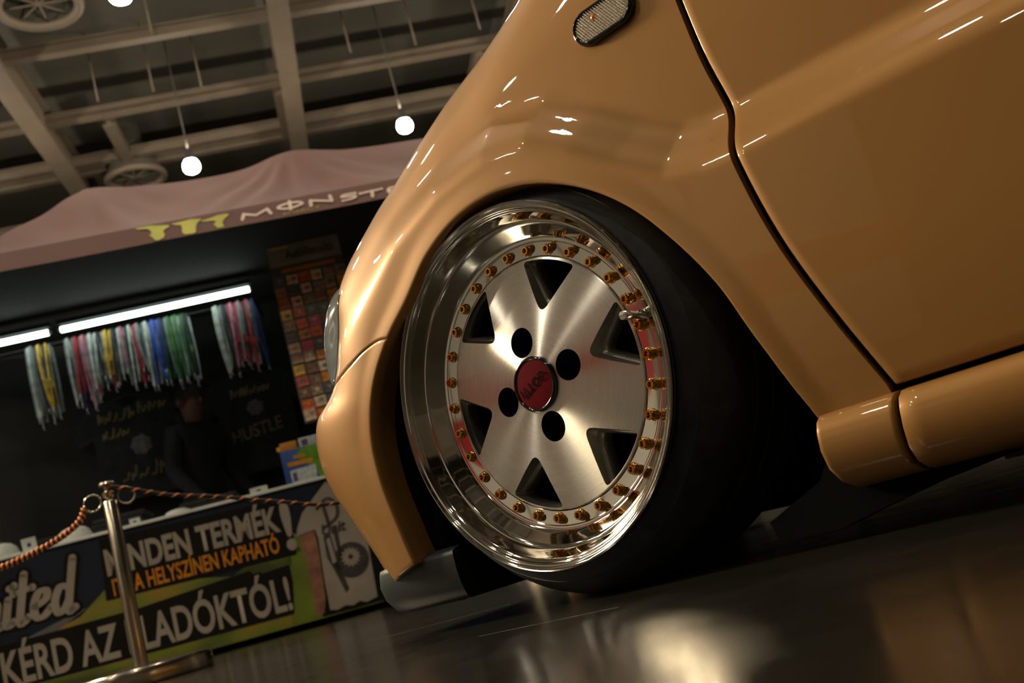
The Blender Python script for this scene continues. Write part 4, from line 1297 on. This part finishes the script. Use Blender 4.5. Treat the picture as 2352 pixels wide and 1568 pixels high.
def rope(name, ctrl, rad, pitch, label, n=220):
    P = [Vector(c) for c in ctrl]
    Q = []
    for i in range(len(P) - 1):
        p0, p1, p2, p3 = P[max(i - 1, 0)], P[i], P[i + 1], P[min(i + 2, len(P) - 1)]
        m = n // (len(P) - 1)
        for k in range(m):
            t = k / m
            Q.append(.5 * ((2 * p1) + (p2 - p0) * t + (2 * p0 - 5 * p1 + 4 * p2 - p3) * t * t + (3 * p1 - p0 - 3 * p2 + p3) * t ** 3))
    Q.append(P[-1])
    t = hall_empty("barrier_rope", 0, 0, 0)
    t.location = H(*ctrl[0])
    org = Q[0]
    loc = lambda v: Vector((v.x - org.x, v.y - org.y, v.z - org.z))
    V, Fc = tube([loc(q) for q in Q], rad, 8)
    link("rope_core", mesh("rope_core", V, Fc), ROPEB, t)
    # resample for helix
    acc = [0]
    for i in range(1, len(Q)): acc.append(acc[-1] + (Q[i] - Q[i - 1]).length)
    Ltot = acc[-1]; ns = int(Ltot / pitch * 12); hel = []
    qi = 0
    for k in range(ns + 1):
        s = Ltot * k / ns
        while qi < len(acc) - 2 and acc[qi + 1] < s: qi += 1
        u = (s - acc[qi]) / max(1e-9, acc[qi + 1] - acc[qi]); c = Q[qi].lerp(Q[qi + 1], u)
        d = (Q[qi + 1] - Q[qi]).normalized(); e1 = d.cross(Vector((0, 0, 1))).normalized(); e2 = e1.cross(d)
        an = 2 * math.pi * s / pitch
        hel.append(loc(c + rad * .82 * (math.cos(an) * e1 + math.sin(an) * e2)))
    V, Fc = tube(hel, rad * .42, 6)
    link("rope_strand", mesh("rope_strand", V, Fc), ROPEO, t)
    tag(t, label, "rope", "barrier ropes")
    return t
r1 = rope("a", [(-.655, 3.19, .566), (-.63, 3.185, .563), (-.50, 3.2, .508), (-.364, 3.22, .468), (-.20, 3.24, .412), (-.03, 3.26, .365), (.2, 3.29, .39), (.45, 3.32, .47), (.598, 3.35, .536)], .0055, .038, "thin tight rope with orange flecks running to the golden bumper", 320)
r2 = rope("b", [(-.735, 3.2, .528), (-.76, 3.19, .488), (-.84, 3.17, .447), (-.99, 3.14, .412), (-1.15, 3.02, .40), (-1.32, 2.87, .45), (-1.428, 2.75, .53)], .0085, .014, "thick slack orange and black rope at the left photo edge", 320)

# ------------------------------------------------------------------ floodlight added out of view to light the front of the car
def floodlight(a, b, z, target, label):
    t = hall_empty("floodlight", a, b, 0)
    V, Fc = tube([(0, 0, 0), (0, 0, z - .15)], .02, 10); link("stand_pole", mesh("stand_pole", V, Fc), BLACK, t)
    for k in range(3):
        q = 2 * math.pi * k / 3
        V, Fc = tube([(0, 0, .6), (.5 * math.cos(q), .5 * math.sin(q), .012)], .012, 8); link("stand_leg", mesh("stand_leg", V, Fc), BLACK, t)
    hd_ = empty("flood_head", (0, 0, 0)); hd_.parent = t
    hd_.location = (0, 0, z)
    wd = (Vector(target) - H(a, b, z)).normalized()
    wl = Euler(HROT).to_matrix().inverted() @ wd
    hd_.rotation_euler = wl.to_track_quat('-Z', 'Y').to_euler()
    w = .40
    V, Fc = box_vf(-w, w, -.25, .25, .012, .10); link("flood_housing", mesh("flood_housing", V, Fc), BLACK, hd_, smooth=False)
    V, Fc = box_vf(-w + .02, w - .02, -.23, .23, .0, .011)
    link("flood_glass", mesh("flood_glass", V, Fc), emission("flood_glow_%d" % int(z * 100), (1.0, .80, .52), SPOT_POWER), hd_, smooth=False)
    for s in (-1, 1):
        V, Fc = box_vf(s * w - .004, s * w + .004, -.25, .25, -.55, .012); link("barn_door", mesh("barn_door", V, Fc), BLACK, hd_, smooth=False)  # side flaps added to keep the light off the counter
    tag(t, label, "floodlight", "added floodlights")
floodlight(-2.4, 3.15, 2.0, (0, 0, .4), "tall added floodlight outside the picture on the left")

# ------------------------------------------------------------------ unseen stand wall added on the left to brighten the wheel's reflections
stand = empty("added_stand_wall", H(-4.9, 1.1, 0), (0, 0, HA + math.pi / 2))
STW = mat("stand_white", (.78, .74, .66), rough=.6, var=.04, scale=2)
STR = mat("stand_red", (.55, .03, .03), rough=.5, var=.1, scale=3)
for k in range(4):
    box("stand_panel", -2.3 + 1.15 * k, -2.3 + 1.15 * k + 1.13, 0, .05, .03, 2.45, STW, stand, bevel=.006)
box("stand_red_band", -2.29, 2.29, -.012, -.001, 1.02, 1.42, STR, stand)
box("stand_plinth", -2.3, 2.3, -.02, .07, 0, .03, BLACK, stand)
for k in range(5):
    box("stand_post", -2.33 + 1.15 * k, -2.29 + 1.15 * k, -.02, .07, .03, 2.5, STEEL, stand)
tag(stand, "added white stand wall with a red band mirrored in the rim", "stand")
